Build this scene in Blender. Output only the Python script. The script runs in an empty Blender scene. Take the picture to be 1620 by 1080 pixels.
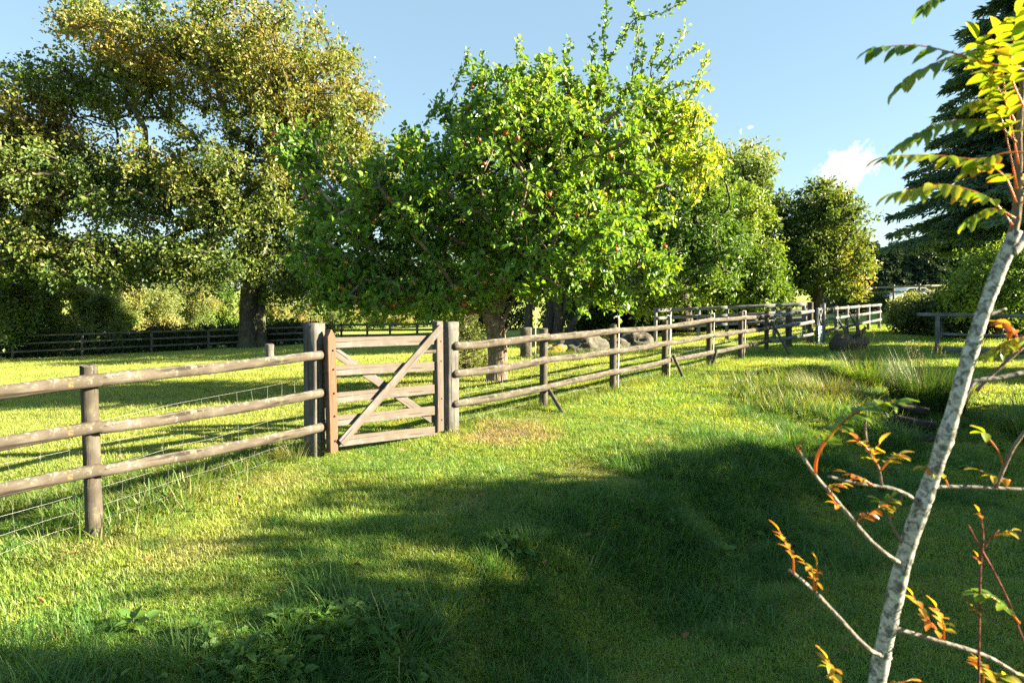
import bpy, math, numpy as np
from math import radians as R
sc = bpy.context.scene
C = sc.collection
# ------------------------------------------------------------------ camera, sky, sun, exposure
F = 990.0; CX, CY = 810.0, 540.0; CAM = np.array([0, 0, 1.62]); PITCH = math.atan(85 / 990)
cam = bpy.data.cameras.new('camera'); camo = bpy.data.objects.new('camera', cam); C.objects.link(camo)
camo.location = CAM; camo.rotation_euler = (math.pi / 2 - PITCH, 0, 0)
cam.sensor_width = 36; cam.lens = 22; cam.clip_start = .05; cam.clip_end = 3000
cam.dof.use_dof = True; cam.dof.focus_distance = 8.0; cam.dof.aperture_fstop = 6.3
sc.camera = camo
EL, AZ = R(21), R(94)
SUN = np.array([math.sin(AZ) * math.cos(EL), math.cos(AZ) * math.cos(EL), math.sin(EL)])
sl = bpy.data.lights.new('sun', 'SUN'); sl.energy = 5.0; sl.angle = R(.5); sl.color = (1, .86, .56)
so = bpy.data.objects.new('sun', sl); C.objects.link(so)
import mathutils
so.rotation_euler = mathutils.Vector(SUN).to_track_quat('Z', 'Y').to_euler(); so.location = (20, 5, 12)
sc.view_settings.view_transform = 'Standard'; sc.view_settings.look = 'None'
sc.view_settings.exposure = 2.97; sc.view_settings.gamma = 1
sc.cycles.max_bounces = 7; sc.cycles.diffuse_bounces = 3; sc.cycles.transmission_bounces = 4; sc.cycles.glossy_bounces = 2
sc.cycles.use_denoising = False
sc.cycles.sample_clamp_indirect = 4
try: sc.cycles.denoiser = 'OPENIMAGEDENOISE'
except Exception: pass

def ray(px, py):
    c, s = math.cos(PITCH), math.sin(PITCH); a = (px - CX) / F; b = (CY - py) / F
    return np.array([a, c + b * s, -s + b * c])
def at(px, py, Y):
    d = ray(px, py); return CAM + d * (Y / d[1])

class NB:
    """node builder"""
    def __init__(s, tree): s.t = tree
    def __call__(s, typ, ins=None, **kw):
        n = s.t.nodes.new(typ)
        for k, v in kw.items(): setattr(n, k, v)
        for k, v in (ins or {}).items():
            sk = n.inputs[k]
            if hasattr(v, 'bl_idname') and hasattr(v, 'outputs'): v = v.outputs[0]
            if isinstance(v, bpy.types.NodeSocket): s.t.links.new(v, sk)
            else: sk.default_value = v
        return n
    def ramp(s, fac, stops, interp='LINEAR'):
        n = s.t.nodes.new('ShaderNodeValToRGB'); cr = n.color_ramp; cr.interpolation = interp
        while len(cr.elements) < len(stops): cr.elements.new(.5)
        for e, (p, c) in zip(cr.elements, stops):
            e.position = p; e.color = (*c, 1) if len(c) == 3 else c
        s.t.links.new(fac.outputs[0] if hasattr(fac, 'outputs') else fac, n.inputs[0]); return n
    def math(s, op, a, b=0.0, clamp=False):
        n = s.t.nodes.new('ShaderNodeMath'); n.operation = op; n.use_clamp = clamp
        for i, v in enumerate((a, b)):
            if hasattr(v, 'bl_idname') and hasattr(v, 'outputs'): v = v.outputs[0]
            if isinstance(v, bpy.types.NodeSocket): s.t.links.new(v, n.inputs[i])
            else: n.inputs[i].default_value = v
        return n
    def mix(s, fac, a, b):
        n = s.t.nodes.new('ShaderNodeMix'); n.data_type = 'RGBA'
        for i, v in ((0, fac), (6, a), (7, b)):
            if hasattr(v, 'bl_idname') and hasattr(v, 'outputs'):
                v = v.outputs[2] if v.bl_idname == 'ShaderNodeMix' else v.outputs[0]
            if isinstance(v, bpy.types.NodeSocket): s.t.links.new(v, n.inputs[i])
            else: n.inputs[i].default_value = (*v, 1) if (i and len(v) == 3) else v
        return n
    def noise(s, vec, scale, detail=4, rough=.55, dist=0):
        return s('ShaderNodeTexNoise', {'Vector': vec, 'Scale': scale, 'Detail': detail, 'Roughness': rough, 'Distortion': dist})

# world: sky texture with a small cumulus and two wisps placed by direction
w = bpy.data.worlds.new('World'); sc.world = w; w.use_nodes = True; wt = w.node_tree; wt.nodes.clear(); B = NB(wt)
sky = B('ShaderNodeTexSky', sky_type='NISHITA', sun_disc=False, sun_elevation=EL, sun_rotation=AZ, altitude=100, air_density=1.0, dust_density=.15, ozone_density=1.5)
co = B('ShaderNodeTexCoord').outputs['Generated']
def cloud_mask(px, py, r, squash, sc_, thr):
    d = ray(px, py); d = d / np.linalg.norm(d)
    v = B('ShaderNodeVectorMath', {0: co, 1: tuple(d)}, operation='SUBTRACT')
    v = B('ShaderNodeVectorMath', {0: v, 1: (1 / r, 1 / r, squash / r)}, operation='MULTIPLY')
    ln = B('ShaderNodeVectorMath', {0: v}, operation='LENGTH').outputs['Value']
    nz = B.noise(co, sc_, 9, .62, .3)
    k = B.math('ADD', B.math('SUBTRACT', 1.0, ln), B.math('MULTIPLY', B.math('SUBTRACT', nz, .5), 2.0))
    return B.math('SMOOTH_MIN', B.math('MULTIPLY', B.math('SUBTRACT', k, thr), 4.5, True), 1.0)
m1 = cloud_mask(1345, 264, .047, 1.35, 26, .12); m2 = cloud_mask(1482, 272, .028, 1.8, 34, .3); m3 = cloud_mask(1188, 201, .012, 2.0, 60, .5)
ms = B.math('MAXIMUM', m1, B.math('MULTIPLY', B.math('MAXIMUM', m2, m3), .6))
pale = B.mix(.62, sky.outputs[0], (1.42, 2.2, 2.62))
col = B.mix(ms, pale, (4.2, 4.3, 4.35))
bg = B('ShaderNodeBackground', {'Color': col.outputs[2], 'Strength': .0405})
wo = B('ShaderNodeOutputWorld', {'Surface': bg})

# ------------------------------------------------------------------ helpers
LOC = {}
def sstep(a, b, x):
    t = np.clip((x - a) / (b - a), 0, 1); return t * t * (3 - 2 * t)
def height(x, y):
    x = np.asarray(x, float); y = np.asarray(y, float)
    s = (x - 0) * .69 - (y - 3.6) * .72 + .05 * np.sin(x * 1.7) + .04 * np.sin(y * 2.3 + 1)
    near = 1 - sstep(5.5, 10.5, y)
    z = -.42 * sstep(-.35, .75, s) * near - .05 * np.exp(-((s - .5) / .4) ** 2) * near
    f = (x - .4) * -.77 + (y - 8.5) * .64
    ff = np.maximum(f - .6, 0); ff = ff ** 2 / (ff + 2.5)
    z = z - .062 * np.minimum(ff, 60)
    z = z + .012 * np.clip(y - 27, 0, 53) * sstep(8, 16, x)
    a = np.clip(1.5 - y / 60, .3, 1)
    z = z + a * (.022 * np.sin(x * 1.3 + .7 * np.sin(y * .9)) * np.sin(y * 1.1 + .5) + .012 * np.sin(x * 3.1 + y * 1.9) * np.sin(y * 3.7 - x * .8))
    return z
def G(px, py):
    d = ray(px, py); t = .5
    for _ in range(4000):
        p = CAM + d * t
        if p[2] <= height(p[0], p[1]): break
        t *= 1.004
    lo, hi = t / 1.004, t
    for _ in range(30):
        m = (lo + hi) / 2; p = CAM + d * m
        if p[2] <= height(p[0], p[1]): hi = m
        else: lo = m
    return CAM + d * hi
def gz(x, y): return np.array([x, y, float(height(x, y))])
def nrm(a): return a / np.maximum(np.linalg.norm(a, axis=-1, keepdims=True), 1e-9)

class MB:
    def __init__(s): s.V = []; s.Fs = []; s.A = []; s.T = []; s.n = 0
    def add(s, V, faces, gc=None, t=None):
        """faces: list of (m,k) arrays or list of tuples; gc per vertex; t per face"""
        V = np.asarray(V, float)
        if not isinstance(faces, (list, tuple)): faces = [faces]
        for f in faces:
            f = np.asarray(f)
            if f.ndim == 1: f = f[None]
            s.Fs.append(f + s.n)
            s.T.append(np.broadcast_to(np.asarray(0. if t is None else t, float), (len(f),)))
        s.V.append(V); s.A.append(np.zeros_like(V) if gc is None else np.asarray(gc, float)); s.n += len(V)
        return s
    def mesh(s, name, origin=(0, 0, 0), smooth=True):
        V = np.concatenate(s.V) - np.asarray(origin); A = np.concatenate(s.A); T = np.concatenate(s.T)
        me = bpy.data.meshes.new(name)
        me.vertices.add(len(V)); me.vertices.foreach_set('co', V.astype(np.float32).ravel())
        cnt = np.concatenate([np.full(len(f), f.shape[1]) for f in s.Fs]); idx = np.concatenate([f.ravel() for f in s.Fs])
        me.loops.add(len(idx)); me.loops.foreach_set('vertex_index', idx.astype(np.int32))
        me.polygons.add(len(cnt)); st = np.concatenate([[0], np.cumsum(cnt)[:-1]])
        me.polygons.foreach_set('loop_start', st.astype(np.int32))
        me.polygons.foreach_set('use_smooth', np.full(len(cnt), smooth))
        me.update(calc_edges=True)
        a = me.attributes.new('gc', 'FLOAT_VECTOR', 'POINT'); a.data.foreach_set('vector', A.astype(np.float32).ravel())
        a = me.attributes.new('t', 'FLOAT', 'FACE'); a.data.foreach_set('value', T.astype(np.float32))
        return me
def tag(o, label=None, cat=None, group=None, kind=None):
    for k, v in (('label', label), ('category', cat), ('group', group), ('kind', kind)):
        if v: o[k] = v
    return o
def thing(name, loc, label, cat, group=None):
    o = bpy.data.objects.new(name, None); C.objects.link(o); o.location = loc; o.empty_display_size = .1
    LOC[o.name] = np.array(loc, float); return tag(o, label, cat, group)
def obj(name, mb, mat, parent=None, loc=None, smooth=True, label=None):
    L = LOC[parent.name] if parent is not None else np.array((0, 0, 0) if loc is None else loc, float)
    me = mb.mesh(name, L, smooth) if isinstance(mb, MB) else mb
    o = bpy.data.objects.new(name, me); C.objects.link(o); me.materials.append(mat)
    if parent is not None: o.parent = parent
    else: o.location = L
    LOC[o.name] = L
    if label: o['label'] = label
    return o

def sweep(mb, pts, sec, ref=(0, 0, 1), scale=None, jit=0, rng=None, caps=True, dome=0, t=0, gco=None):
    """sweep a closed 2-D section (u,v) along points; u = along cross(ref-ish), v = along ref-ish"""
    pts = np.asarray(pts, float); n = len(pts); sec = np.asarray(sec, float); k = len(sec)
    T = np.gradient(pts, axis=0) if n > 2 else np.repeat((pts[-1] - pts[0])[None], n, 0)
    T = nrm(T); ref = np.asarray(ref, float)
    U = np.cross(T, ref); bad = np.linalg.norm(U, axis=1) < 1e-3
    if bad.any(): U[bad] = np.cross(T[bad], np.array([1., .01, 0]))
    U = nrm(U); W = np.cross(U, T)
    sca = np.ones((n, 2)) if scale is None else np.asarray(scale, float)
    if sca.ndim == 1: sca = np.stack([sca, sca], 1)
    s = sec[None] * sca[:, None, :]
    if jit: s = s * (1 + jit * rng.standard_normal((n, k, 1)))
    V = pts[:, None] + s[..., 0:1] * U[:, None] + s[..., 1:2] * W[:, None]
    al = np.concatenate([[0], np.cumsum(np.linalg.norm(np.diff(pts, axis=0), axis=1))])
    go = np.random.default_rng(mb.n + 7).uniform(0, 50, 3) if gco is None else np.asarray(gco)
    gc = np.stack([np.repeat(al[:, None], k, 1), s[..., 0], s[..., 1]], -1) + go
    i = np.arange(n - 1)[:, None] * k; j = np.arange(k)[None]; j2 = (j + 1) % k
    q = np.stack([i + j, i + j2, i + k + j2, i + k + j], -1).reshape(-1, 4)
    fs = [q]; tt = t
    if caps:
        fs.append(np.arange(k)[::-1][None]); fs.append((np.arange(k) + (n - 1) * k)[None])
    mb.add(V.reshape(-1, 3), fs, gc.reshape(-1, 3), t); return mb
def circ(r, k=10, sq=1.0, ph=0):
    a = np.arange(k) / k * 2 * math.pi + ph; return np.stack([np.cos(a) * r, np.sin(a) * r * sq], 1)
def rect(w, h, c=.12):
    a, b = w / 2, h / 2; e = min(w, h) * c
    return np.array([(-a + e, -b), (a - e, -b), (a, -b + e), (a, b - e), (a - e, b), (-a + e, b), (-a, b - e), (-a, -b + e)])
def lin(p, q, n):
    t = np.linspace(0, 1, n)[:, None]; return np.asarray(p) * (1 - t) + np.asarray(q) * t
def smooth_path(pts, n=4):
    """Catmull-Rom"""
    P = np.asarray(pts, float); P = np.concatenate([[2 * P[0] - P[1]], P, [2 * P[-1] - P[-2]]]); out = []
    for i in range(1, len(P) - 2):
        for t in np.arange(n) / n:
            a, b, c, d = P[i - 1], P[i], P[i + 1], P[i + 2]
            out.append(.5 * ((2 * b) + (-a + c) * t + (2 * a - 5 * b + 4 * c - d) * t ** 2 + (-a + 3 * b - 3 * c + d) * t ** 3))
    out.append(P[-2]); return np.array(out)

def leaves(mb, P, D, N, L, W, t, fold=.25, droop=.15, hexa=True):
    """many leaf faces at once"""
    D = nrm(D); S = nrm(np.cross(D, N)); N = np.cross(S, D)
    L = np.broadcast_to(L, (len(P),))[:, None]; W = np.broadcast_to(W, (len(P),))[:, None]
    n = len(P); b = np.arange(n)
    if hexa:
        v = [P, P + D * L * .28 - S * W * .5 + N * fold * W * .5, P + D * L * .68 - S * W * .42 + N * (fold * W * .45 - droop * .4 * L),
             P + D * L - N * droop * L, P + D * L * .68 + S * W * .42 + N * (fold * W * .45 - droop * .4 * L), P + D * L * .28 + S * W * .5 + N * fold * W * .5]
        V = np.stack(v, 1).reshape(-1, 3); b = b[:, None] * 6
        f = np.concatenate([b + np.array([0, 1, 2, 3]), b + np.array([0, 3, 4, 5])]); mb.add(V, f, None, np.concatenate([t, t]))
    else:
        v = [P, P + D * L * .5 - S * W * .5 + N * fold * W * .5, P + D * L - N * droop * L, P + D * L * .5 + S * W * .5 + N * fold * W * .5]
        V = np.stack(v, 1).reshape(-1, 3); mb.add(V, b[:, None] * 4 + np.arange(4), None, t)
def blades(mb, P, D, H, W, bend, t, seg=3):
    """grass blades: arching tapered strips. D horizontal lean direction"""
    n = len(P); H = np.broadcast_to(H, (n,)); W = np.broadcast_to(W, (n,)); bend = np.broadcast_to(bend, (n,))
    D = nrm(D); S = np.stack([-D[:, 1], D[:, 0], 0 * D[:, 0]], 1); up = np.array([0, 0, 1.])
    rows = []
    p = P.copy(); ang = np.full(n, .12) + bend * .15
    for i in range(seg + 1):
        wd = W * (1 - (i / seg) ** 1.6 * .92) * .5
        rows += [p - S * wd[:, None], p + S * wd[:, None]]
        st = H / seg
        p = p + (D * np.sin(ang)[:, None] + up * np.cos(ang)[:, None]) * st[:, None]; ang = ang + bend / seg
    V = np.stack(rows, 1).reshape(-1, 3); k = 2 * (seg + 1); b = np.arange(n)[:, None] * k
    f = np.concatenate([b + np.array([2 * i, 2 * i + 1, 2 * i + 3, 2 * i + 2]) for i in range(seg)])
    mb.add(V, f, None, np.concatenate([t] * seg))
def snoise(P, freq, rng, n=6):
    o = 0
    for _ in range(n):
        k = rng.standard_normal(3) * freq; o = o + np.cos(P @ k + rng.uniform(0, 6.28))
    return o / math.sqrt(n / 2)

# ------------------------------------------------------------------ materials
def newmat(name):
    m = bpy.data.materials.new(name); m.use_nodes = True; m.node_tree.nodes.clear(); return m, NB(m.node_tree)
def finish(B, sh, disp=None):
    o = B('ShaderNodeOutputMaterial'); B.t.links.new(sh.outputs[0], o.inputs[0])
def pos(B): return B('ShaderNodeNewGeometry').outputs['Position']
def gcn(B): return B('ShaderNodeAttribute', attribute_name='gc').outputs['Vector']
def leafmat(name, stops, trans=.35, rough=.5, spec=.35, tgain=(1.9, 1.45, .45), gain=1.45):
    m, B = newmat(name)
    t = B('ShaderNodeAttribute', attribute_name='t').outputs['Fac']
    c = B.ramp(t, [(p_, tuple(x * gain for x in c_)) for p_, c_ in stops])
    p = B('ShaderNodeBsdfPrincipled', {'Base Color': c, 'Roughness': rough, 'Specular IOR Level': spec})
    tc = B('ShaderNodeVectorMath', {0: c, 1: tgain}, operation='MULTIPLY')
    tr = B('ShaderNodeBsdfTranslucent', {'Color': tc})
    finish(B, B('ShaderNodeMixShader', {0: trans, 1: p, 2: tr})); return m
def barkmat(name, c1, c2, scale=6, stretch=.25, bump=.6, moss=None):
    m, B = newmat(name); g = gcn(B)
    v = B('ShaderNodeVectorMath', {0: g, 1: (stretch, 1, 1)}, operation='MULTIPLY')
    n1 = B.noise(v, scale, 6, .65, .4); vo = B('ShaderNodeTexVoronoi', {'Vector': v, 'Scale': scale * 2.2}, feature='DISTANCE_TO_EDGE')
    k = B.math('MULTIPLY', n1, B.math('ADD', B.math('MULTIPLY', vo, 1.3, True), .35))
    c = B.ramp(k, [(.12, c1), (.62, c2)])
    if moss:
        mm = B.ramp(B.noise(g, 1.6, 4), [(.5, (0, 0, 0)), (.66, (1, 1, 1))]); c = B.mix(mm, c, moss)
    bp = B('ShaderNodeBump', {'Height': k, 'Strength': bump, 'Distance': .05})
    finish(B, B('ShaderNodeBsdfPrincipled', {'Base Color': c.outputs[2] if moss else c, 'Roughness': .9, 'Normal': bp, 'Specular IOR Level': .2})); return m
def woodmat(name, dark, mid, light, lichen=0., knots=0., orange=0., tint=None, moss=0.):
    dark, mid, light = (tuple(a * b for a, b in zip(c_, (.98, 1.0, 1.1))) for c_ in (dark, mid, light))
    m, B = newmat(name); g = gcn(B)
    v = B('ShaderNodeVectorMath', {0: g, 1: (.09, 1, 1)}, operation='MULTIPLY')
    grain = B.noise(v, 55, 6, .7, .3); broad = B.noise(v, 9, 4, .6); blot = B.noise(g, 3.5, 6, .65)
    c = B.ramp(B.math('ADD', B.math('MULTIPLY', grain, .65), B.math('MULTIPLY', broad, .4)), [(.32, dark), (.5, mid), (.72, light)])
    v2 = B('ShaderNodeVectorMath', {0: g, 1: (.035, 1, 1)}, operation='MULTIPLY')
    cr = B.ramp(B.noise(v2, 38, 3, .5), [(.36, (1, 1, 1)), (.41, (0, 0, 0))])
    c = B.mix(B.ramp(blot, [(.40, (.75, .75, .75)), (.62, (0, 0, 0))]), c, tuple(x * 1.15 for x in dark)); c = B.mix(B.math('MULTIPLY', cr, .8), c, tuple(x * .3 for x in dark))
    hgt = B.math('SUBTRACT', grain, B.math('MULTIPLY', cr, 1.2))
    if knots:
        kv = B('ShaderNodeVectorMath', {0: g, 1: (1, 2.2, 2.2)}, operation='MULTIPLY')
        vo = B('ShaderNodeTexVoronoi', {'Vector': kv, 'Scale': 4.6}); kr = B.ramp(vo.outputs['Distance'], [(.06, (1, 1, 1)), (.17, (0, 0, 0))])
        c = B.mix(B.math('MULTIPLY', kr, knots), c, (dark[0] * .55, dark[1] * .45, dark[2] * .4))
    if tint:
        tm = B.ramp(B.noise(v, 4, 3), [(.42, (0, 0, 0)), (.62, (1, 1, 1))]); c = B.mix(tm, c, tint)
    if moss:
        mm = B.ramp(B.noise(g, 7, 6, .65), [(.55, (0, 0, 0)), (.68, (1, 1, 1))]); c = B.mix(B.math('MULTIPLY', mm, moss), c, (.13, .14, .04))
    if lichen:
        nz = B('ShaderNodeNewGeometry').outputs['Normal']; up = B('ShaderNodeSeparateXYZ', {0: nz}).outputs['Z']
        ln = B.math('ADD', B.noise(g, 14, 9, .75, .8), B.math('MULTIPLY', up, .07))
        lm = B.ramp(ln, [(.60 - lichen * .05, (0, 0, 0)), (.74 - lichen * .05, (1, 1, 1))]); c = B.mix(B.math('MULTIPLY', lm, .6), c, (.27, .275, .26))
    if orange:
        om = B.ramp(B.noise(g, 5.5, 5, .6), [(.67, (0, 0, 0)), (.71, (1, 1, 1))]); c = B.mix(B.math('MULTIPLY', om, orange), c, (.28, .16, .035))
    bp = B('ShaderNodeBump', {'Height': hgt, 'Strength': .55, 'Distance': .006})
    finish(B, B('ShaderNodeBsdfPrincipled', {'Base Color': c.outputs[2], 'Roughness': .85, 'Normal': bp, 'Specular IOR Level': .25})); return m
def plain(name, col, rough=.6, metal=0, nscale=8, var=.25, bump=.1):
    m, B = newmat(name); p = pos(B); n = B.noise(p, nscale, 5)
    c = B.ramp(n, [(.3, tuple(x * (1 - var) for x in col)), (.7, tuple(min(1, x * (1 + var)) for x in col))])
    bp = B('ShaderNodeBump', {'Height': n, 'Strength': bump, 'Distance': .02})
    finish(B, B('ShaderNodeBsdfPrincipled', {'Base Color': c, 'Roughness': rough, 'Metallic': metal, 'Normal': bp})); return m
def rockmat(name, c1, c2, moss=None):
    m, B = newmat(name); p = pos(B); n = B.noise(p, 5, 9, .65); c = B.ramp(n, [(.3, c1), (.68, c2)])
    vo = B('ShaderNodeTexVoronoi', {'Vector': p, 'Scale': 5}, feature='DISTANCE_TO_EDGE'); ck = B.ramp(vo, [(0, (1, 1, 1)), (.04, (0, 0, 0))])
    c = B.mix(B.math('MULTIPLY', ck, .5), c, tuple(x * .3 for x in c1))
    if moss: c = B.mix(B.ramp(B.noise(p, 3.2, 5), [(.44, (0, 0, 0)), (.55, (1, 1, 1))]), c, moss)
    bp = B('ShaderNodeBump', {'Height': n, 'Strength': .8, 'Distance': .08})
    finish(B, B('ShaderNodeBsdfPrincipled', {'Base Color': c.outputs[2], 'Roughness': .95, 'Normal': bp, 'Specular IOR Level': .15})); return m

PATCH = [(800, 684, .52), (850, 660, .3), (300, 870, .35), (1030, 728, .4), (760, 800, .35), (150, 860, .3), (1040, 700, .25), (960, 742, .35), (430, 760, .35)]
PW = [(G(a, b), r) for a, b, r in PATCH]
def grasscol(B, p, ground=False):
    """patchy lawn colour from world position, shared by soil sheet and blades"""
    n1 = B.noise(p, .55, 5, .6); n2 = B.noise(p, 2.6, 5, .62); n3 = B.noise(p, 9, 4, .6)
    k = B.math('ADD', B.math('MULTIPLY', n1, .55), B.math('ADD', B.math('MULTIPLY', n2, .3), B.math('MULTIPLY', n3, .2)))
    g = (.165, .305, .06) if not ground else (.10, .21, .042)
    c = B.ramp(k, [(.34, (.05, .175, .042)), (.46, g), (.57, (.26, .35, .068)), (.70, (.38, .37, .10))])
    msk = soil = None
    for q, r in PW:
        d = B('ShaderNodeVectorMath', {0: p, 1: tuple(q)}, operation='DISTANCE').outputs['Value']
        f = B.math('ADD', B.math('DIVIDE', d, r), B.math('MULTIPLY', B.math('SUBTRACT', n2, .5), 3.0))
        f = B.math('SUBTRACT', 1.35, f, True); soil = f if soil is None else soil; msk = f if msk is None else B.math('MAXIMUM', msk, f)
    # the paddock behind the fence is drier and paler than the lane
    f = B('ShaderNodeVectorMath', {0: B('ShaderNodeVectorMath', {0: p, 1: (.4, 8.5, 0)}, operation='SUBTRACT'), 1: (-.77, .64, 0)}, operation='DOT_PRODUCT').outputs['Value']
    pm = B.math('MULTIPLY', B.math('MULTIPLY', B.math('SUBTRACT', f, .3), .5, True), .75)
    c = B.mix(pm, c, (.34, .39, .10))
    c = B.mix(B.math('MULTIPLY', msk, .42), c, (.40, .32, .16)); return B.mix(B.math('MULTIPLY', soil, .8), c, (.36, .27, .18)), n3
# ground sheet
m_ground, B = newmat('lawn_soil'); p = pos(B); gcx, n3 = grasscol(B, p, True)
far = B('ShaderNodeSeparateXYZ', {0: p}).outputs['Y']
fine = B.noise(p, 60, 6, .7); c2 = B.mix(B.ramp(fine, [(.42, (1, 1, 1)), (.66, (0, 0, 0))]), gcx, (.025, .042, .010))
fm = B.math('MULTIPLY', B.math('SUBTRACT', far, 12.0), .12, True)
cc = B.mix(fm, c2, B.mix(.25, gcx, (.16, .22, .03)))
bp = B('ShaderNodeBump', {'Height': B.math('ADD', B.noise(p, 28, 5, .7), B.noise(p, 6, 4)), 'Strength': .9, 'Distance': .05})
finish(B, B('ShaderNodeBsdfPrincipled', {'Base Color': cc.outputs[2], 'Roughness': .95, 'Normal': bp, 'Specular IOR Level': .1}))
# blade material
def blademat(name, hue=None, straw=(.24, .215, .11)):
    m, B = newmat(name); p = pos(B)
    if hue is None:
        c, _ = grasscol(B, p); c = c.outputs[2]
    else: c = B.ramp(B.noise(p, 3, 4), [(.3, hue[0]), (.5, hue[1]), (.72, hue[2])]).outputs[0]
    t = B('ShaderNodeAttribute', attribute_name='t').outputs['Fac']
    c = B.mix(B.ramp(t, [(.80, (0, 0, 0)), (.92, (1, 1, 1))]), c, straw)
    br = B.math('ADD', .62, B.math('MULTIPLY', t, .75)); c = B('ShaderNodeVectorMath', {0: c.outputs[2], 1: br}, operation='MULTIPLY')
    pr = B('ShaderNodeBsdfPrincipled', {'Base Color': c, 'Roughness': .45, 'Specular IOR Level': .3})
    tr = B('ShaderNodeBsdfTranslucent', {'Color': B('ShaderNodeVectorMath', {0: c, 1: (1.6, 1.4, .5)}, operation='MULTIPLY')})
    finish(B, B('ShaderNodeMixShader', {0: .45, 1: pr, 2: tr})); return m
m_blade = blademat('lawn_blade')
m_long = blademat('long_grass_blade', ((.05, .135, .035), (.085, .195, .045), (.15, .25, .065)))
m_straw = blademat('straw_blade', ((.06, .12, .03), (.12, .165, .05), (.20, .20, .09)), (.2, .18, .10))
m_rush = blademat('rush_blade', ((.02, .05, .018), (.035, .08, .025), (.07, .11, .035)), (.10, .095, .055))
m_ygrass = blademat('yellow_grass_blade', ((.045, .12, .025), (.09, .18, .03), (.20, .235, .06)), (.17, .165, .08))

m_wood = woodmat('weathered_rail', (0.0319, 0.0245, 0.0181), (0.0766, 0.0638, 0.051), (0.1192, 0.1064, 0.0894), lichen=.9, orange=.8, moss=.35)
m_post = woodmat('weathered_post', (0.032, 0.0259, 0.0197), (0.0764, 0.0653, 0.0517), (0.1183, 0.1035, 0.0862), lichen=.25, moss=.3)
m_gpost = woodmat('grey_gatepost', (0.0486, 0.0449, 0.0393), (0.1085, 0.101, 0.0898), (0.1758, 0.1683, 0.1533), lichen=.5)
m_gate = woodmat('faded_gate', (.047, .043, .041), (.104, .098, .094), (.172, .168, .166), knots=.9, tint=(.092, .072, .062), lichen=.3)
m_stile = woodmat('rust_stile', (.06, .04, .032), (.125, .075, .055), (.17, .135, .115), knots=.6, tint=(.135, .068, .044), lichen=.2)
m_dark = woodmat('dark_rail', (.07, .06, .045), (.15, .13, .10), (.25, .22, .18), moss=.4)
m_grey = woodmat('grey_rail', (.065, .065, .065), (.145, .15, .15), (.235, .24, .24), lichen=.3)
m_wire = plain('wire', (.2, .21, .21), .5, .5)
m_iron = plain('galvanised_stake', (.50, .47, .42), .6, .2)
m_sheet = plain('metal_sheet', (.40, .47, .52), .5, .3)
m_oakbark = barkmat('oak_bark', (.035, .03, .024), (.17, .145, .115), 5, .25, .9, moss=(.10, .11, .05))
m_applebark = barkmat('apple_bark', (.09, .065, .05), (.36, .28, .22), 7, .3, .8)
m_bark = barkmat('bark', (.035, .03, .025), (.15, .125, .10), 6, .25, .8)
GRN = lambda d, m_, l, a: [(0, d), (.4, m_), (.72, l), (1, a)]
m_oakleaf = leafmat('oak_leaf', [(0, (.035, .07, .018)), (.3, (.065, .105, .026)), (.52, (.125, .145, .036)), (.72, (.19, .145, .042)), (1, (.22, .105, .04))], .4, .45, .4, (1.4, 1.3, .5), 1.4)
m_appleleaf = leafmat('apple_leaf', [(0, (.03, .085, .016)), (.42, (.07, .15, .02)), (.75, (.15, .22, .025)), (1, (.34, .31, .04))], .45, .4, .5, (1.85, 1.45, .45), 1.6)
m_leaf_a = leafmat('leaf_green', GRN((.03, .07, .014), (.06, .115, .02), (.125, .175, .025), (.17, .2, .04)), .28, gain=1.45, tgain=(1.35, 1.35, .5))
m_leaf_b = leafmat('leaf_cool', GRN((.035, .07, .025), (.07, .115, .04), (.13, .175, .06), (.2, .21, .07)), .3, gain=1.45, tgain=(1.4, 1.3, .6))
m_leaf_c = leafmat('leaf_autumn', [(0, (.035, .065, .018)), (.4, (.07, .105, .025)), (.65, (.16, .16, .035)), (.85, (.30, .20, .05)), (1, (.28, .14, .05))], .35, gain=1.5, tgain=(1.5, 1.35, .5))
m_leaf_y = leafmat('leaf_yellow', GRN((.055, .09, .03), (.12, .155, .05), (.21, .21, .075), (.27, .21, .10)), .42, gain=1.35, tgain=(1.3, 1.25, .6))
m_leaf_d = leafmat('leaf_dark', GRN((.018, .035, .014), (.03, .055, .018), (.05, .08, .025), (.09, .11, .03)), .25, gain=1.7)
m_needle = leafmat('conifer_needle', GRN((.010, .026, .018), (.02, .042, .026), (.035, .062, .040), (.06, .085, .05)), .18, .55, gain=2.9)
m_needle_l = leafmat('light_conifer', GRN((.05, .075, .02), (.10, .13, .03), (.16, .18, .05), (.22, .2, .06)), .25)

# ------------------------------------------------------------------ ground
def axis(lo, hi, d0, mid0, mid1, g):
    a = list(np.arange(mid0, mid1, d0)); s = d0
    x = mid1
    while x < hi: a.append(x); s *= g; x += s
    a.append(hi); s = d0; x = mid0 - d0; pre = []
    while x > lo: pre.append(x); s *= g; x -= s
    pre.append(lo); return np.array(pre[::-1] + a)
xs = axis(-900, 900, .14, -9, 12, 1.09); ys = axis(-300, 1500, .14, 0, 22, 1.07)
XX, YY = np.meshgrid(xs, ys); ZZ = height(XX, YY)
mb = MB(); nx, ny = len(xs), len(ys); i = (np.arange(ny - 1)[:, None] * nx + np.arange(nx - 1)[None]).ravel()
mb.add(np.stack([XX, YY, ZZ], -1).reshape(-1, 3), np.stack([i, i + 1, i + nx + 1, i + nx], 1))
tag(obj('ground', mb, m_ground), kind='structure')

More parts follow.
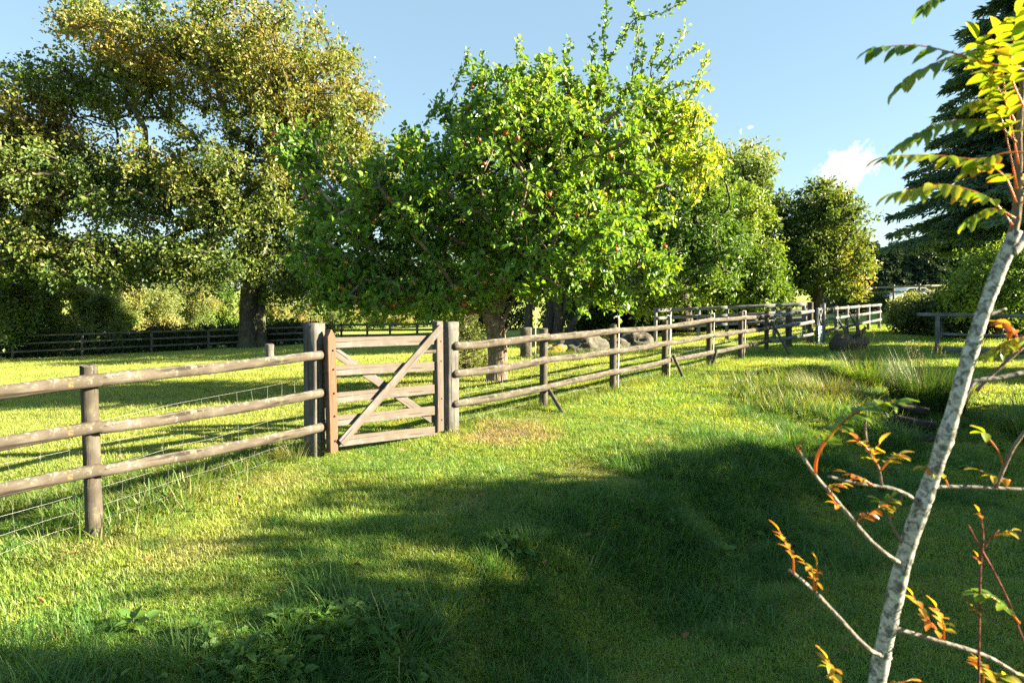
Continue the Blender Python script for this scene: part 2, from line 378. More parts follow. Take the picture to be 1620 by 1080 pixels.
# ------------------------------------------------------------------ grass (geometry-node tufts)
def tuft(seed, n, h, rad, wd, bend, straw=.06, seg=2):
    r = np.random.default_rng(seed); a = r.uniform(0, 6.28, n); q = rad * np.sqrt(r.uniform(0, 1, n))
    P = np.stack([np.cos(a) * q, np.sin(a) * q, np.full(n, -.01)], 1); b = a + r.normal(0, .9, n)
    D = np.stack([np.cos(b), np.sin(b), 0 * b], 1)
    t = r.uniform(0, .78, n); t[r.uniform(0, 1, n) < straw] = 1
    m = MB(); blades(m, P, D, h * r.uniform(.55, 1.25, n), wd * r.uniform(.7, 1.3, n), bend * r.uniform(.3, 1.5, n), t, seg); return m
def scatter(name, label, pts, scl, seed, tufts, mat, cat='grass'):
    r = np.random.default_rng(seed); col = bpy.data.collections.new(name + '_templates')
    for k, tm in enumerate(tufts):
        me = tm.mesh(name + '_tuft'); me.materials.append(mat); col.objects.link(bpy.data.objects.new('tuft_template', me))
    me = bpy.data.meshes.new(name); me.vertices.add(len(pts)); me.vertices.foreach_set('co', pts.astype(np.float32).ravel())
    a = me.attributes.new('s', 'FLOAT', 'POINT'); a.data.foreach_set('value', np.broadcast_to(scl, (len(pts),)).astype(np.float32))
    rot = np.stack([r.normal(0, .12, len(pts)), r.normal(0, .12, len(pts)), r.uniform(0, 6.28, len(pts))], 1)
    a = me.attributes.new('rot', 'FLOAT_VECTOR', 'POINT'); a.data.foreach_set('vector', rot.astype(np.float32).ravel())
    o = bpy.data.objects.new(name, me); C.objects.link(o); me.materials.append(mat)
    g = bpy.data.node_groups.new(name, 'GeometryNodeTree')
    g.interface.new_socket('Geometry', in_out='INPUT', socket_type='NodeSocketGeometry'); g.interface.new_socket('Geometry', in_out='OUTPUT', socket_type='NodeSocketGeometry')
    n = g.nodes.new; gi, go = n('NodeGroupInput'), n('NodeGroupOutput'); ip = n('GeometryNodeInstanceOnPoints'); ci = n('GeometryNodeCollectionInfo')
    ci.inputs['Collection'].default_value = col; ci.inputs['Separate Children'].default_value = True; ci.inputs['Reset Children'].default_value = True
    s1 = n('GeometryNodeInputNamedAttribute'); s1.data_type = 'FLOAT'; s1.inputs['Name'].default_value = 's'
    s2 = n('GeometryNodeInputNamedAttribute'); s2.data_type = 'FLOAT_VECTOR'; s2.inputs['Name'].default_value = 'rot'
    L = g.links.new; L(gi.outputs[0], ip.inputs['Points']); L(ci.outputs[0], ip.inputs['Instance']); ip.inputs['Pick Instance'].default_value = True
    L(s1.outputs[0], ip.inputs['Scale']); L(s2.outputs[0], ip.inputs['Rotation']); L(ip.outputs[0], go.inputs[0])
    md = o.modifiers.new('scatter', 'NODES'); md.node_group = g
    return tag(o, label, cat, kind='stuff')
def field(rng, n, y0, y1, pw=1.0):
    """points over the ground the view covers, with a margin on each side"""
    y = y0 + (y1 - y0) * rng.uniform(0, 1, n) ** pw; x = rng.uniform(-1, 1, n) * (y * .86 + 1.2); return x, y
rng = np.random.default_rng(1)
TL = [tuft(k, 18, .040, .055, .0042, 1.9) for k in range(6)]
P = []; S = []
for n, y0, y1, s in ((30000, 1.6, 4.2, .95), (40000, 4.0, 8.5, 1.05), (36000, 8.0, 15, 1.5), (26000, 14, 30, 2.4)):
    u = rng.uniform(0, 1, n); y = np.sqrt(y0 ** 2 + (y1 ** 2 - y0 ** 2) * u); x = rng.uniform(-1, 1, n) * (y * .86 + 1.2)
    dm = np.zeros(n)
    for q, r_ in PW[:3]: dm = np.maximum(dm, np.exp(-((x - q[0]) ** 2 + (y - q[1]) ** 2) / (r_ * .8) ** 2))
    ok = rng.uniform(0, 1, n) > dm * .85
    x, y = x[ok], y[ok]; Z = height(x, y); pp = np.stack([x, y, Z], 1)
    ns = snoise(pp * [1, 1, 0], 1.6, np.random.default_rng(5)); P.append(pp); S.append(s * rng.uniform(.7, 1.2, len(x)) * (1 + .22 * np.clip(ns, -1, 1)))
scatter('lawn_grass', 'short mown yellow-green grass covering the lawn and paddock', np.concatenate(P), np.concatenate(S), 3, TL, m_blade)
# rough long grass down the bank
n = 8000; t = rng.uniform(-.12, 1.05, n); a0, a1 = np.array([-1.3, 2.35]), np.array([5.4, 9.0])
base = a0 + (a1 - a0) * t[:, None]; off = rng.normal(.15, .42, n) * (1 + .5 * t)
x = base[:, 0] + off * .69; y = base[:, 1] - off * .72
ns = snoise(np.stack([x, y, 0 * x], 1), 2.4, np.random.default_rng(8)); ok = (ns > -.5) & (y > .9); x, y, ns = x[ok], y[ok], ns[ok]
TG = [tuft(40 + k, 22, .17, .06, .0052, 1.7, .05, 3) for k in range(5)]
scatter('bank_grass', 'long dark arching grass on the bank', np.stack([x, y, height(x, y)], 1), rng.uniform(.45, .95, len(x)) * (1 + .3 * np.clip(ns, -1, 1)), 4, TG, m_long)

n = 9000; y = np.sqrt(2.0 ** 2 + (16.0 ** 2 - 4) * rng.uniform(0, 1, n)); x = rng.uniform(-1, 1, n) * (y * .86 + 1)
pp = np.stack([x, y, 0 * x], 1); ns = snoise(pp, 3.0, np.random.default_rng(12)) + .6 * snoise(pp, 9, np.random.default_rng(13)); ok = ns > .75; x, y = x[ok], y[ok]
scatter('coarse_grass', 'coarser dark tufts dotted through the lawn', np.stack([x, y, height(x, y)], 1), rng.uniform(.3, .55, len(x)), 6, TG, m_long)

# ------------------------------------------------------------------ main fence and gate
def rail(mb, pts, r=.055, rng=None, taper=None, ends=True):
    P = smooth_path(pts, 6) if len(pts) > 2 else lin(pts[0], pts[1], 14)
    n = len(P); s = 1 + .10 * rng.standard_normal(n); s = np.convolve(np.pad(s, 2, 'edge'), np.ones(5) / 5, 'valid')
    P = P + np.stack([0 * s, 0 * s, .03 * np.cumsum(rng.standard_normal(n)) / math.sqrt(n)], 1) * .3
    sc2 = np.stack([s, s], 1)
    d0 = nrm(P[0] - P[1]); d1 = nrm(P[-1] - P[-2])
    if ends:  # rounded ends
        P = np.concatenate([[P[0] + d0 * .03], P, [P[-1] + d1 * .03]]); sc2 = np.concatenate([[sc2[0] * .55], sc2, [sc2[-1] * .55]])
    sweep(mb, P, circ(r, 12, 1.0) * [.72, 1], (0, 0, 1), sc2, .012, rng)
def roundpost(mb, base, top, r, rng, k=12, chop=.02):
    P = lin(base, top, 8); s = 1 + .025 * rng.standard_normal(8)
    sweep(mb, P, circ(r, k), (0, 1, 0), s, .02, rng, caps=False)
    # weathered, slightly dished top with radial splits
    m = k; a = np.arange(k) / k * 2 * math.pi
    rr = np.stack([np.cos(a) * r * s[-1], np.sin(a) * r * s[-1], rng.normal(0, .006, k)], 1); b = mb.n
    V = np.concatenate([np.asarray(top) + rr, np.asarray(top) + rr * .5 + [0, 0, .008], [np.asarray(top) + [0, 0, .002]]])
    i = np.arange(k); j = (i + 1) % k
    mb.add(V, [np.stack([i, j, k + j, k + i], 1), np.stack([k + i, k + j, np.full(k, 2 * k)], 1)], V * [1, 1, .02] + 3)
def hp(px, py, p):  # world point at pixel (px,py) in the plane through depth of p
    return at(px, py, p[1])
rng = np.random.default_rng(11)
# left fence
Lb = G(148, 846); Lg = G(497, 719)
fl = thing('post_and_rail_fence', Lg, 'weathered three-rail fence with wire netting running left from the gate', 'fence')
d = (Lg - Lb); d = d / np.linalg.norm(d[:2]); L0 = Lb - d * 2.9; L0[2] = height(L0[0], L0[1])
nrmf = np.array([d[1], -d[0], 0])       # toward the camera side
lean = np.array([-.035, 0, 0])
for bse, topy, px in ((Lb, 579, 140),):
    m = MB(); tp = hp(px, topy, bse); roundpost(m, bse - [0, 0, .25], tp, .05, rng); obj('post', m, m_post, fl)
m = MB(); roundpost(m, L0 - [0, 0, .25], L0 + [0, 0, 1.12], .056, rng); obj('post', m, m_post, fl)
gl_top = hp(497, 511, Lg)
m = MB(); sweep(m, lin(Lg - [0, 0, .3], gl_top, 7), rect(.155, .155, .1), nrmf, None, .006, rng); obj('gate_post', m, m_gpost, fl)
for (ya, yb) in ((600, 561), (675, 616), (743, 671)):
    pa = hp(146, ya, Lb) + nrmf * .075; pb = hp(500, yb, Lg) + nrmf * .10
    pz = pa + (pa - pb) / np.linalg.norm((pa - pb)[:2]) * 2.95
    m = MB(); rail(m, [pz, lin(pz, pa, 3)[1] + [0, 0, -.012], pa], .043, rng); obj('rail', m, m_wood, fl)
    m = MB(); rail(m, [pa + (pb - pa) * .004, lin(pa, pb, 3)[1] + [0, 0, -.012], pb], .043, rng); obj('rail', m, m_wood, fl)
q = at(430, 560, Lg[1] * .88); m = MB()
pm = lin(hp(146, 600, Lb), hp(500, 561, Lg), 100); sel = pm[np.argmin([abs((p[0] / p[1]) * F + CX - 430) for p in pm])]
roundpost(m, sel - nrmf * .03 - [0, 0, .05], sel - nrmf * .03 + [0, 0, .13], .036, rng); obj('post_stub', m, m_gpost, fl)
def netting(parent, pts, hs, name='wire_netting', step=.17, off=-.07, r=.0011):
    m = MB(); pts = np.asarray(pts); nv = np.cross(pts[-1] - pts[0], [0, 0, 1]); nv = nv / np.linalg.norm(nv); rg = np.random.default_rng(3)
    lens = np.linalg.norm(np.diff(pts[:, :2], axis=0), axis=1); cum = np.concatenate([[0], np.cumsum(lens)])
    def at_s(s, h):
        s = np.atleast_1d(s); p = np.stack([np.interp(s, cum, pts[:, k]) for k in range(3)], 1); return p + nv * off + np.array([0, 0, 1]) * h
    ss = np.arange(0, cum[-1], .3)
    for h in hs:
        P = at_s(ss, h) + np.stack([0 * ss, 0 * ss, rg.normal(0, .006, len(ss))], 1); sweep(m, P, circ(r, 4), (0, 0, 1))
    for s in np.arange(.1, cum[-1], step):
        P = np.concatenate([at_s(s + rg.normal(0, .012), h) for h in hs]); sweep(m, P, circ(r * .8, 4), (0, 1, 0))
    obj(name, m, m_wire, parent)
netting(fl, [L0, Lb, Lg], [.06, .16, .28, .42, .58, .74])
# right fence
PX = [(712, 681, 509), (860, 643, 520), (970, 615, 513), (1052, 596, 507), (1122, 579, 500), (1172, 568, 494), (1213, 554, 492), (1248, 550, 487), (1282, 543, 478)]
RL = [(547, 591, 637), (534, 568, 610), (522.5, 554.6, 587), (516, 542, 569.5), (506.5, 530, 556.5), (502.5, 523.7, 547), (498.5, 518.8, 540), (495, 513.8, 533.6), (491.6, 509, 528)]
RB = [G(a, b) for a, b, _ in PX]
# straighten the line a little
RBs = np.array(RB)
fr = thing('post_and_rail_fence', RB[0], 'long weathered three-rail fence with slanting props running from the gate to the far corner', 'fence')
for k, (pb, (px, _, ty)) in enumerate(zip(RB, PX)):
    tp = hp(px, ty, pb); m = MB(); tp[2] = max(tp[2], pb[2] + 1.0)
    if k == 0: sweep(m, lin(pb - [0, 0, .3], tp, 7), rect(.16, .155, .1), (.67, -.74, 0), None, .006, rng); obj('gate_post', m, m_gpost, fr)
    else: roundpost(m, pb - [0, 0, .25], tp, .056 if k < 7 else .08, rng); obj('post', m, m_post, fr)
nv = np.array([.77, -.64, 0])
for j in range(3):
    for k in range(len(RB) - 1):
        pa = hp(PX[k][0], RL[k][j], RB[k]) + nv * .085; pb = hp(PX[k + 1][0], RL[k + 1][j], RB[k + 1]) + nv * .085
        if k == 0: pa = pa + nrm(pa - pb) * .0
        e = nrm(pb - pa) * .03
        m = MB(); rail(m, [pa - (e * 0), lin(pa, pb, 3)[1] + [0, 0, -.01], pb - e * .2], .046, rng); obj('rail', m, m_wood if k < 6 else m_grey, fr)
for (x0, y0, x1, y1, k) in ((861, 614, 890, 653, 1), (1059, 561, 1081, 597, 3), (1129, 553, 1126, 579, 4), (1216, 508, 1250, 562, 6)):
    g = G(x1, y1); tp = hp(x0, y0, RB[k]) + nv * .07; m = MB()
    sweep(m, lin(g - nrm(tp - g) * .1, tp, 5), rect(.05, .06, .2), (0, 1, 0), None, .02, rng); obj('prop', m, m_post, fr)
for k, h in ((2, 1.12), (3, 1.08), (4, 1.06), (5, 1.05)):   # thin metal stakes with hooked tops beside the posts
    b = RB[k] + np.array([.075, .0, 0]); m = MB(); tp = b + [0, 0, h]
    P = [b - [0, 0, .2], b + [0, 0, .5], tp, tp + [-.02, 0, .035], tp + [-.06, 0, .04], tp + [-.085, 0, .015]]
    sweep(m, smooth_path(P, 3), circ(.013, 6), (0, 1, 0)); obj('stake', m, m_iron, fr)
netting(fr, RBs, [.08, .22, .38, .56], step=.3, r=.0016)
# gate
m_bolt = plain('rusty_bolt', (.05, .035, .028), .7, .4)
ga = G(526, 722); gb = G(694, 688)
dg = gb - ga; dg[2] = 0; wg = np.linalg.norm(dg); dg = dg / wg; ng = np.array([dg[1], -dg[0], 0])
gt = thing('wooden_gate', ga, 'faded wooden field gate with crossed braces and a rust red left stile', 'gate')
zb, zt = .05, hp(526, 521, ga)[2] - ga[2]
sl0 = float(gb[2] - ga[2]) / wg
def gp(u, h, o=0): return ga + dg * u + ng * o + np.array([0, 0, h + sl0 * u])
def board(name, p, q, wd, th, mat, ref=None, n=8, label=None):
    m = MB(); sweep(m, lin(p, q, n), rect(wd, th, .08), ng if ref is None else ref, None, .006, rng); return obj(name, m, mat, gt, smooth=False, label=label)
# pointed left stile
P = np.concatenate([lin(gp(0, zb), gp(0, zt - .07), 7), [gp(0, zt)]]); s = np.ones((8, 2)); s[-1] = (.12, .95)
m = MB(); sweep(m, P, rect(.088, .075, .08), ng, s, .006, rng); obj('stile', m, m_stile, gt, smooth=False, label='rust red pointed stile')
ztr = hp(694, 508, gb)[2] - ga[2] - sl0 * wg
board('stile', gp(wg, .05), gp(wg, ztr), .095, .085, m_gate)
rl = [(541.5, 537.5), (585, 579), (628, 615), (664, 649), (697, 681)]
for (ya, yb) in rl:
    pa = hp(541, ya, gp(.09, 0)); pb = hp(683, yb, gp(wg - .06, 0))
    ha = pa[2] - ga[2]; hb = pb[2] - ga[2]
    m = MB(); a = ga + dg * .03; b = ga + dg * (wg - .03); a[2] = ga[2] + ha; b[2] = ga[2] + hb
    sweep(m, lin(a, b, 9), rect(.098, .026, .1) if False else rect(.026, .098, .06), (0, 0, 1), None, .006, rng); obj('rail', m, m_gate, gt, smooth=False)
hA = hp(541, 697, gp(.06, 0))[2] - ga[2]; hB = hp(690, 515, gp(wg, 0))[2] - ga[2] - sl0 * wg
def brace(u0, h0, u1, h1, o):
    a, b = gp(u0, h0, o), gp(u1, h1, o); m = MB(); up = np.cross(nrm(b - a), ng)
    sweep(m, lin(a, b, 9), rect(.024, .085, .06), up, None, .006, rng); obj('brace', m, m_gate, gt, smooth=False)
brace(.06, hA - .01, wg - .0, hB - .02, .055)
hC = hp(543, 550, gp(.07, 0))[2] - ga[2]
brace(.06, hC - .03, wg - .05, .17, -.030)
m = MB(); sweep(m, lin(gp(wg - .35, ztr - .33, .03), gp(wg + .02, ztr - .33, .03), 3), rect(.004, .035, .1), (0, 0, 1)); obj('hinge', m, m_bolt, gt)

for u, hh in [(0, h_) for h_ in (.16, .4, .62, .85, 1.03)] + [(wg, h_) for h_ in (.18, .42, .84, 1.06)]:
    m = MB(); c_ = gp(u + .012, hh, .046); sweep(m, [c_ - ng * .008, c_, c_ + ng * .004], circ(.010, 7), (0, 0, 1), [1, 1, .6]); obj('bolt', m, m_bolt, gt)

# ------------------------------------------------------------------ tree machinery
def blob(px, py, rx, ry, Y, rd=None):
    k = Y / F; return (at(px, py, Y), np.array([rx * k, (rx * k if rd is None else rd), ry * k]))
def sample(rng, blobs, n, shell=.45, floor=.4):
    w = np.array([(b[1].prod()) ** .7 for b in blobs]); w /= w.sum(); out = []
    for (c, r), k in zip(blobs, rng.multinomial(n, w)):
        v = nrm(rng.standard_normal((k, 3))); out.append(c + v * (rng.uniform(0, 1, (k, 1)) ** shell) * r)
    P = np.concatenate(out); ok = P[:, 2] > height(P[:, 0], P[:, 1]) + floor; return P[ok]
def grow(rng, trunk, nodes, pen=.32, seg=.6, bow=.08):
    """returns points, parent index, after joining every crown node to the tree so far"""
    P = [np.asarray(p, float) for p in trunk]; par = [-1] + list(range(len(trunk) - 1)); pl = [0.]
    for k in range(1, len(P)): pl.append(pl[-1] + np.linalg.norm(P[k] - P[k - 1]))
    pl[:] = [x - pl[-1] if x < pl[-1] else 0 for x in pl]; pl = [abs(x) * 1.2 for x in pl]
    first = max(1, len(trunk) - 2)
    order = np.argsort(np.linalg.norm(nodes - P[-1], axis=1)); tips = []
    A = np.array(P)
    for p in nodes[order]:
        dd = np.linalg.norm(A[first:] - p, axis=1); c = dd + pen * np.array(pl[first:]); j = first + int(np.argmin(c)); q = A[j]; d = dd[j - first]
        k = max(1, int(d / seg)); last = j; add = []
        for s in range(1, k + 1):
            t = s / k; x = q + (p - q) * t
            if s < k: x = x + rng.normal(0, bow * min(d, 1.5), 3) + np.array([0, 0, bow * d * math.sin(math.pi * t)])
            add.append(x); par.append(last); pl.append(pl[last] + d / k); last = len(par) - 1
        A = np.concatenate([A, np.array(add)]); tips.append(last)
    return A, np.array(par), np.array(tips)
def limbs(mb, A, par, Rtrunk, r0=.006, flare=1.5, ntrunk=3, minr=0., sides=6, ex=2.3):
    n = len(A); wgt = np.zeros(n); ch = [[] for _ in range(n)]
    for i in range(1, n): ch[par[i]].append(i)
    for i in range(n - 1, 0, -1):
        if not ch[i]: wgt[i] += 1
        wgt[par[i]] += wgt[i]
    rr = r0 + (Rtrunk - r0) * (wgt / wgt[0]) ** (1 / ex)
    starts = [(0, None)]
    while starts:
        s, p0 = starts.pop(); chain = [] if p0 is None else [p0]; c = s
        while True:
            chain.append(c); k = sorted(ch[c], key=lambda z: -wgt[z])
            if not k: break
            for o in k[1:]: starts.append((o, c))
            c = k[0]
        pts = A[chain]; rad = rr[chain].copy()
        if p0 is not None: rad[0] = min(rad[0], rad[1] * 1.25)
        if rad.max() < minr or len(pts) < 2: continue
        big = rad.max() > .06
        if big or len(pts) > 2:
            P = smooth_path(pts, 3); rad = np.interp(np.linspace(0, len(pts) - 1, len(P)), np.arange(len(pts)), rad)
        else: P = pts
        if p0 is None and flare:
            h = P[:, 2] - P[0, 2]; rad = rad * (1 + (flare - 1) * np.exp(-h / (Rtrunk * 1.6)))
        k = 14 if rad.max() > .15 else (sides if rad.max() > .02 else 4)
        ph = np.random.default_rng(len(P)).uniform(0, 6)
        sec = circ(1, k) * (1 + (.09 * np.cos(3 * np.arange(k) / k * 6.28 + ph) + .05 * np.cos(5 * np.arange(k) / k * 6.28))[:, None] * (rad.max() > .12))
        sweep(mb, P, sec, (.2, 1, .1), rad, .03 if big else 0, rng)
    return rr
def foliate(mb, rng, nodes, per, tw, L, W, tfun, hexa=True, droop=.2, out=None, upb=.6, twigs=None, lperw=7, jitter=.04, zbias=.15):
    """twigs with leaves round every node. per = twigs per node, tw = twig length, lperw = leaves per twig"""
    k = rng.poisson(per, len(nodes)); idx = np.repeat(np.arange(len(nodes)), k); n = len(idx)
    o = nodes[idx]; od = nrm(o - (nodes.mean(0) if out is None else out))
    D = nrm(od * .55 + rng.standard_normal((n, 3)) * .8 + np.array([0, 0, zbias])); l = tw * rng.uniform(.5, 1.3, n)
    if twigs is not None:
        for a, b in zip(o[::1], (o + D * l[:, None])[::1]): sweep(twigs, [a, (a + b) / 2 + rng.normal(0, .02, 3), b], circ(1, 3), (.3, 1, .2), [.006, .004, .002], caps=False)
    m = rng.poisson(lperw, n); ii = np.repeat(np.arange(n), m); N = len(ii); t = rng.uniform(.05, 1.05, N)
    P = o[ii] + D[ii] * (l[ii] * t)[:, None] + rng.normal(0, jitter, (N, 3))
    LD = nrm(D[ii] * .35 + rng.standard_normal((N, 3)) * .8 + np.array([0, 0, -droop])); LN = nrm(rng.standard_normal((N, 3)) * .6 + np.array([0, 0, upb]) + SUN * .35)
    s = rng.uniform(.5, 1.35, N)
    leaves(mb, P, LD, LN, L * s, W * s, np.clip(tfun(P, rng) + rng.normal(0, .09, N), 0, 1), .3, .15, hexa); return N
def tree(name, label, cat, trunk, R_, blobs, nn, per, tw, L, W, leafm, barkm, tfun, seed, group=None, hexa=False, twigs=False, lperw=7, r0=.006, shell=.45, pen=.32, minr=.008, floor=.5, extra=None, flare=1.5, seg=.6, jitter=.06, zbias=.15, droop=.2):
    rng = np.random.default_rng(seed); nodes = sample(rng, blobs, nn, shell, floor); A, par, tips = grow(rng, trunk, nodes, pen, seg)
    t = thing(name, trunk[0], label, cat, group); tm = MB(); limbs(tm, A, par, R_, r0, flare, minr=minr); cm = MB()
    N = foliate(cm, rng, A[tips], per, tw, L, W, tfun, hexa, twigs=tm if twigs else None, lperw=lperw, jitter=jitter, zbias=zbias, droop=droop)
    if extra: extra(tm, cm, rng)
    obj('trunk', tm, barkm, t); c = obj('crown', cm, leafm, t, smooth=False); return t, c, A[tips], A, par

# ------------------------------------------------------------------ apple tree
ab = G(785, 603); YA = ab[1]
blA = [blob(700, 320, 120, 110, YA, 1.9), blob(850, 300, 150, 130, YA, 2.2), blob(570, 370, 105, 105, YA, 1.6), blob(960, 260, 105, 115, YA, 1.8),
       blob(790, 200, 95, 75, YA, 1.5), blob(1045, 190, 40, 40, YA, .8), blob(1085, 235, 45, 50, YA - .2, .8), blob(840, 415, 125, 50, YA - .6, 1.7),
       blob(630, 440, 110, 50, YA + .1, 1.5), blob(960, 395, 60, 70, YA - .8, .9), blob(905, 350, 95, 75, YA - 1.4, .8), blob(620, 300, 60, 60, YA - 1.0, .8),
       blob(1040, 425, 32, 22, YA - .8, .5), blob(545, 440, 65, 45, YA, 1), blob(880, 190, 80, 80, YA, 1.3), blob(500, 260, 45, 50, YA, .8), blob(945, 465, 45, 28, YA - .9, .6), blob(600, 462, 105, 28, YA - .4, 1.0), blob(715, 452, 75, 28, YA - .7, .9), blob(690, 478, 45, 16, YA - .5, .6), blob(880, 450, 60, 28, YA - 1, .7)]
tkA = [ab - [0, 0, .15], ab + [.03, 0, .45], ab + [-.02, 0, 1.0], at(778, 500, YA), at(786, 470, YA)]
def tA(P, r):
    px = P[:, 0]; n = snoise(P, 1.1, np.random.default_rng(2)); return .41 + .10 * n + .16 * np.clip((px - .2) / 3.2, -.8, 1.2) + .05 * r.standard_normal(len(P))  # leaves painted yellower toward the sunlit right, greener toward the shaded left
SH = [[(826, 150), (824, 110), (822, 62)], [(898, 150), (895, 110), (900, 62)], [(716, 140), (735, 105), (742, 80)], [(735, 150), (760, 120), (762, 78)], [(965, 130), (955, 70), (962, -5)],
      [(960, 100), (985, 60), (1005, 30), (1050, 20), (1098, -10)], [(1000, 120), (1010, 60), (998, 0)], [(1040, 110), (1065, 80), (1085, 40)], [(1075, 180), (1105, 130), (1120, 90)], [(1085, 250), (1115, 260), (1130, 290)],
      [(1010, 400), (1045, 410), (1070, 430)], [(670, 200), (690, 170), (700, 150)], [(485, 270), (500, 220), (515, 195)], [(930, 110), (940, 85), (935, 60)], [(870, 160), (868, 120), (872, 95)], [(1090, 330), (1110, 300), (1118, 250)], [(930, 450), (950, 480), (985, 492)],
      [(1010, 200), (1035, 140), (1070, 100), (1110, 70)], [(1020, 190), (1050, 150), (1095, 130), (1125, 140)], [(1030, 170), (1030, 110), (1045, 60)], [(1060, 200), (1100, 180), (1130, 195)], [(1000, 170), (1015, 110), (1020, 70)], [(1095, 240), (1125, 225), (1140, 240)]]
def exA(tm, cm, rng):
    for s in SH:
        P = smooth_path([at(x, y, YA - .3 + rng.uniform(-.5, .5)) if False else at(x, y, YA - .3) for x, y in s], 5); n = len(P)
        sweep(tm, P, circ(1, 4), (.2, 1, .1), np.linspace(.013, .004, n))
        ln = np.linalg.norm(np.diff(P, axis=0), axis=1).sum(); m = int(ln * 75); t = rng.uniform(.02, 1, m); k = t * (n - 1); i = np.minimum(k.astype(int), n - 2); f = (k - i)[:, None]
        q = P[i] * (1 - f) + P[i + 1] * f + rng.normal(0, .03, (m, 3)); D = rng.standard_normal((m, 3)) + nrm(P[i + 1] - P[i]) * .9
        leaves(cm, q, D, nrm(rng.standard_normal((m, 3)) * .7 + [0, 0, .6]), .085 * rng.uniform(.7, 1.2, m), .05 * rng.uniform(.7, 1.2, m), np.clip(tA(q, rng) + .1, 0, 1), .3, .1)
    # dead lit side branch and twigs low on the trunk
    for s in ([(790, 525), (800, 500), (812, 475), (822, 455)], [(795, 530), (808, 512), (822, 498)], [(778, 500), (745, 490), (722, 478), (700, 455)], [(790, 480), (815, 455), (840, 420)]):
        P = smooth_path([at(x, y, YA - .12) for x, y in s], 4); sweep(tm, P, circ(1, 6), (.2, 1, .1), np.linspace(.05, .018, len(P)) * (.5 if s[0][0] == 795 else 1))
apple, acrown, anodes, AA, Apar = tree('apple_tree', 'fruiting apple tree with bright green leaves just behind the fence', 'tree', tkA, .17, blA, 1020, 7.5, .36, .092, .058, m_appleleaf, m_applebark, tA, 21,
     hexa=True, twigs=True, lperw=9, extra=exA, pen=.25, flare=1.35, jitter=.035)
# apples: single fruits hanging in the crown
m_fruit, B = newmat('apple_skin'); p = B('ShaderNodeTexCoord').outputs['Object']
oi = B('ShaderNodeObjectInfo').outputs['Random']
c = B.mix(B.ramp(B.noise(p, 9, 3), [(.38, (0, 0, 0)), (.6, (1, 1, 1))]), (.34, .022, .018), (.38, .075, .025)); c = B.mix(B.math('MULTIPLY', oi, .25), c, (.36, .2, .05))
finish(B, B('ShaderNodeBsdfPrincipled', {'Base Color': c.outputs[2], 'Roughness': .3}))
def fruit_mesh():
    m = MB(); k = 12; th = np.linspace(0, math.pi, 9); V = []
    for a in th:
        r = math.sin(a) * (1 + .08 * math.cos(a)); z = math.cos(a) * .92 - .22 * math.exp(-(a / .35) ** 2) + .1 * math.exp(-((a - math.pi) / .4) ** 2)
        for j in range(k): V.append((r * math.cos(j / k * 6.2832), r * math.sin(j / k * 6.2832), z))
    V = np.array(V) * .040; i = np.arange(8)[:, None] * k; j = np.arange(k); j2 = (j + 1) % k
    m.add(V, np.stack([i + j, i + k + j, i + k + j2, i + j2], -1).reshape(-1, 4))
    sweep(m, [(0, 0, .025), (.003, 0, .05), (.008, 0, .075)], circ(.003, 4), (0, 1, 0)); me = m.mesh('apple'); me.materials.append(m_fruit); return me
fm_ = fruit_mesh(); rngf = np.random.default_rng(5); a0 = None
cand = anodes[(anodes[:, 1] < YA + .2)]; cand = cand[rngf.permutation(len(cand))[:95]]
for q in cand:
    q = q + np.array([rngf.normal(0, .15), -rngf.uniform(.05, .38), rngf.normal(-.08, .12)])
    if a0 is None: a0 = bpy.data.objects.new('apple', fm_); o = a0
    else: o = a0.copy()
    C.objects.link(o); o.parent = acrown; o.location = q - LOC[acrown.name]; o.rotation_euler = tuple(rngf.uniform(-.5, .5, 3)); o.scale = [rngf.uniform(.68, .98)] * 3

# ------------------------------------------------------------------ oak
ob = G(392, 550); YO = ob[1]
blO = [blob(370, 100, 190, 85, YO, 5), blob(470, 190, 120, 105, YO, 4), blob(210, 120, 105, 80, YO, 4), blob(110, 290, 150, 75, YO - 1, 4), blob(45, 205, 75, 60, YO - 2, 3), blob(100, 160, 70, 55, YO - 1, 3), blob(-20, 260, 70, 70, YO - 3, 3),
       blob(300, 300, 190, 100, YO - 1.5, 4), blob(50, 390, 110, 60, YO - 2, 3), blob(420, 330, 115, 90, YO, 4), blob(545, 215, 60, 85, YO, 3), blob(160, 410, 150, 45, YO - 2, 3.5),
       blob(10, 470, 70, 50, YO - 2, 3), blob(-90, 330, 130, 110, YO, 4), blob(460, 440, 70, 35, YO + .5, 3), blob(300, 410, 110, 35, YO - 2, 3), blob(140, 40, 40, 40, YO, 2), blob(590, 300, 40, 60, YO, 2)]
tkO = [ob - [0, 0, .3], ob + [.03, 0, 1.0], at(392, 480, YO), at(398, 430, YO), at(400, 380, YO), at(398, 330, YO)]
def tO(P, r):
    n = snoise(P, .9, np.random.default_rng(9)); h = (P[:, 2] - ob[2]) / 15; x = (P[:, 0] - ob[0]) / 9
    return np.clip(.36 + .09 * n + .26 * np.clip(h - .35, -.5, .7) + .05 * np.clip(x, -.6, 1), .02, .95)
def exO(tm, cm, rng):   # the second stem leaning against the first
    P = smooth_path([at(414, 549, YO + .3) - [0, 0, .3], at(410, 520, YO + .4), at(412, 470, YO + .5), at(420, 420, YO + .6), at(440, 370, YO + 1), at(455, 310, YO + 1.3), at(470, 240, YO + 1.5)], 4)
    h = P[:, 2] - P[0, 2]; sweep(tm, P, circ(1, 12), (.2, 1, .1), np.linspace(.36, .06, len(P)) * (1 + .5 * np.exp(-h / .6)), .03, rng)
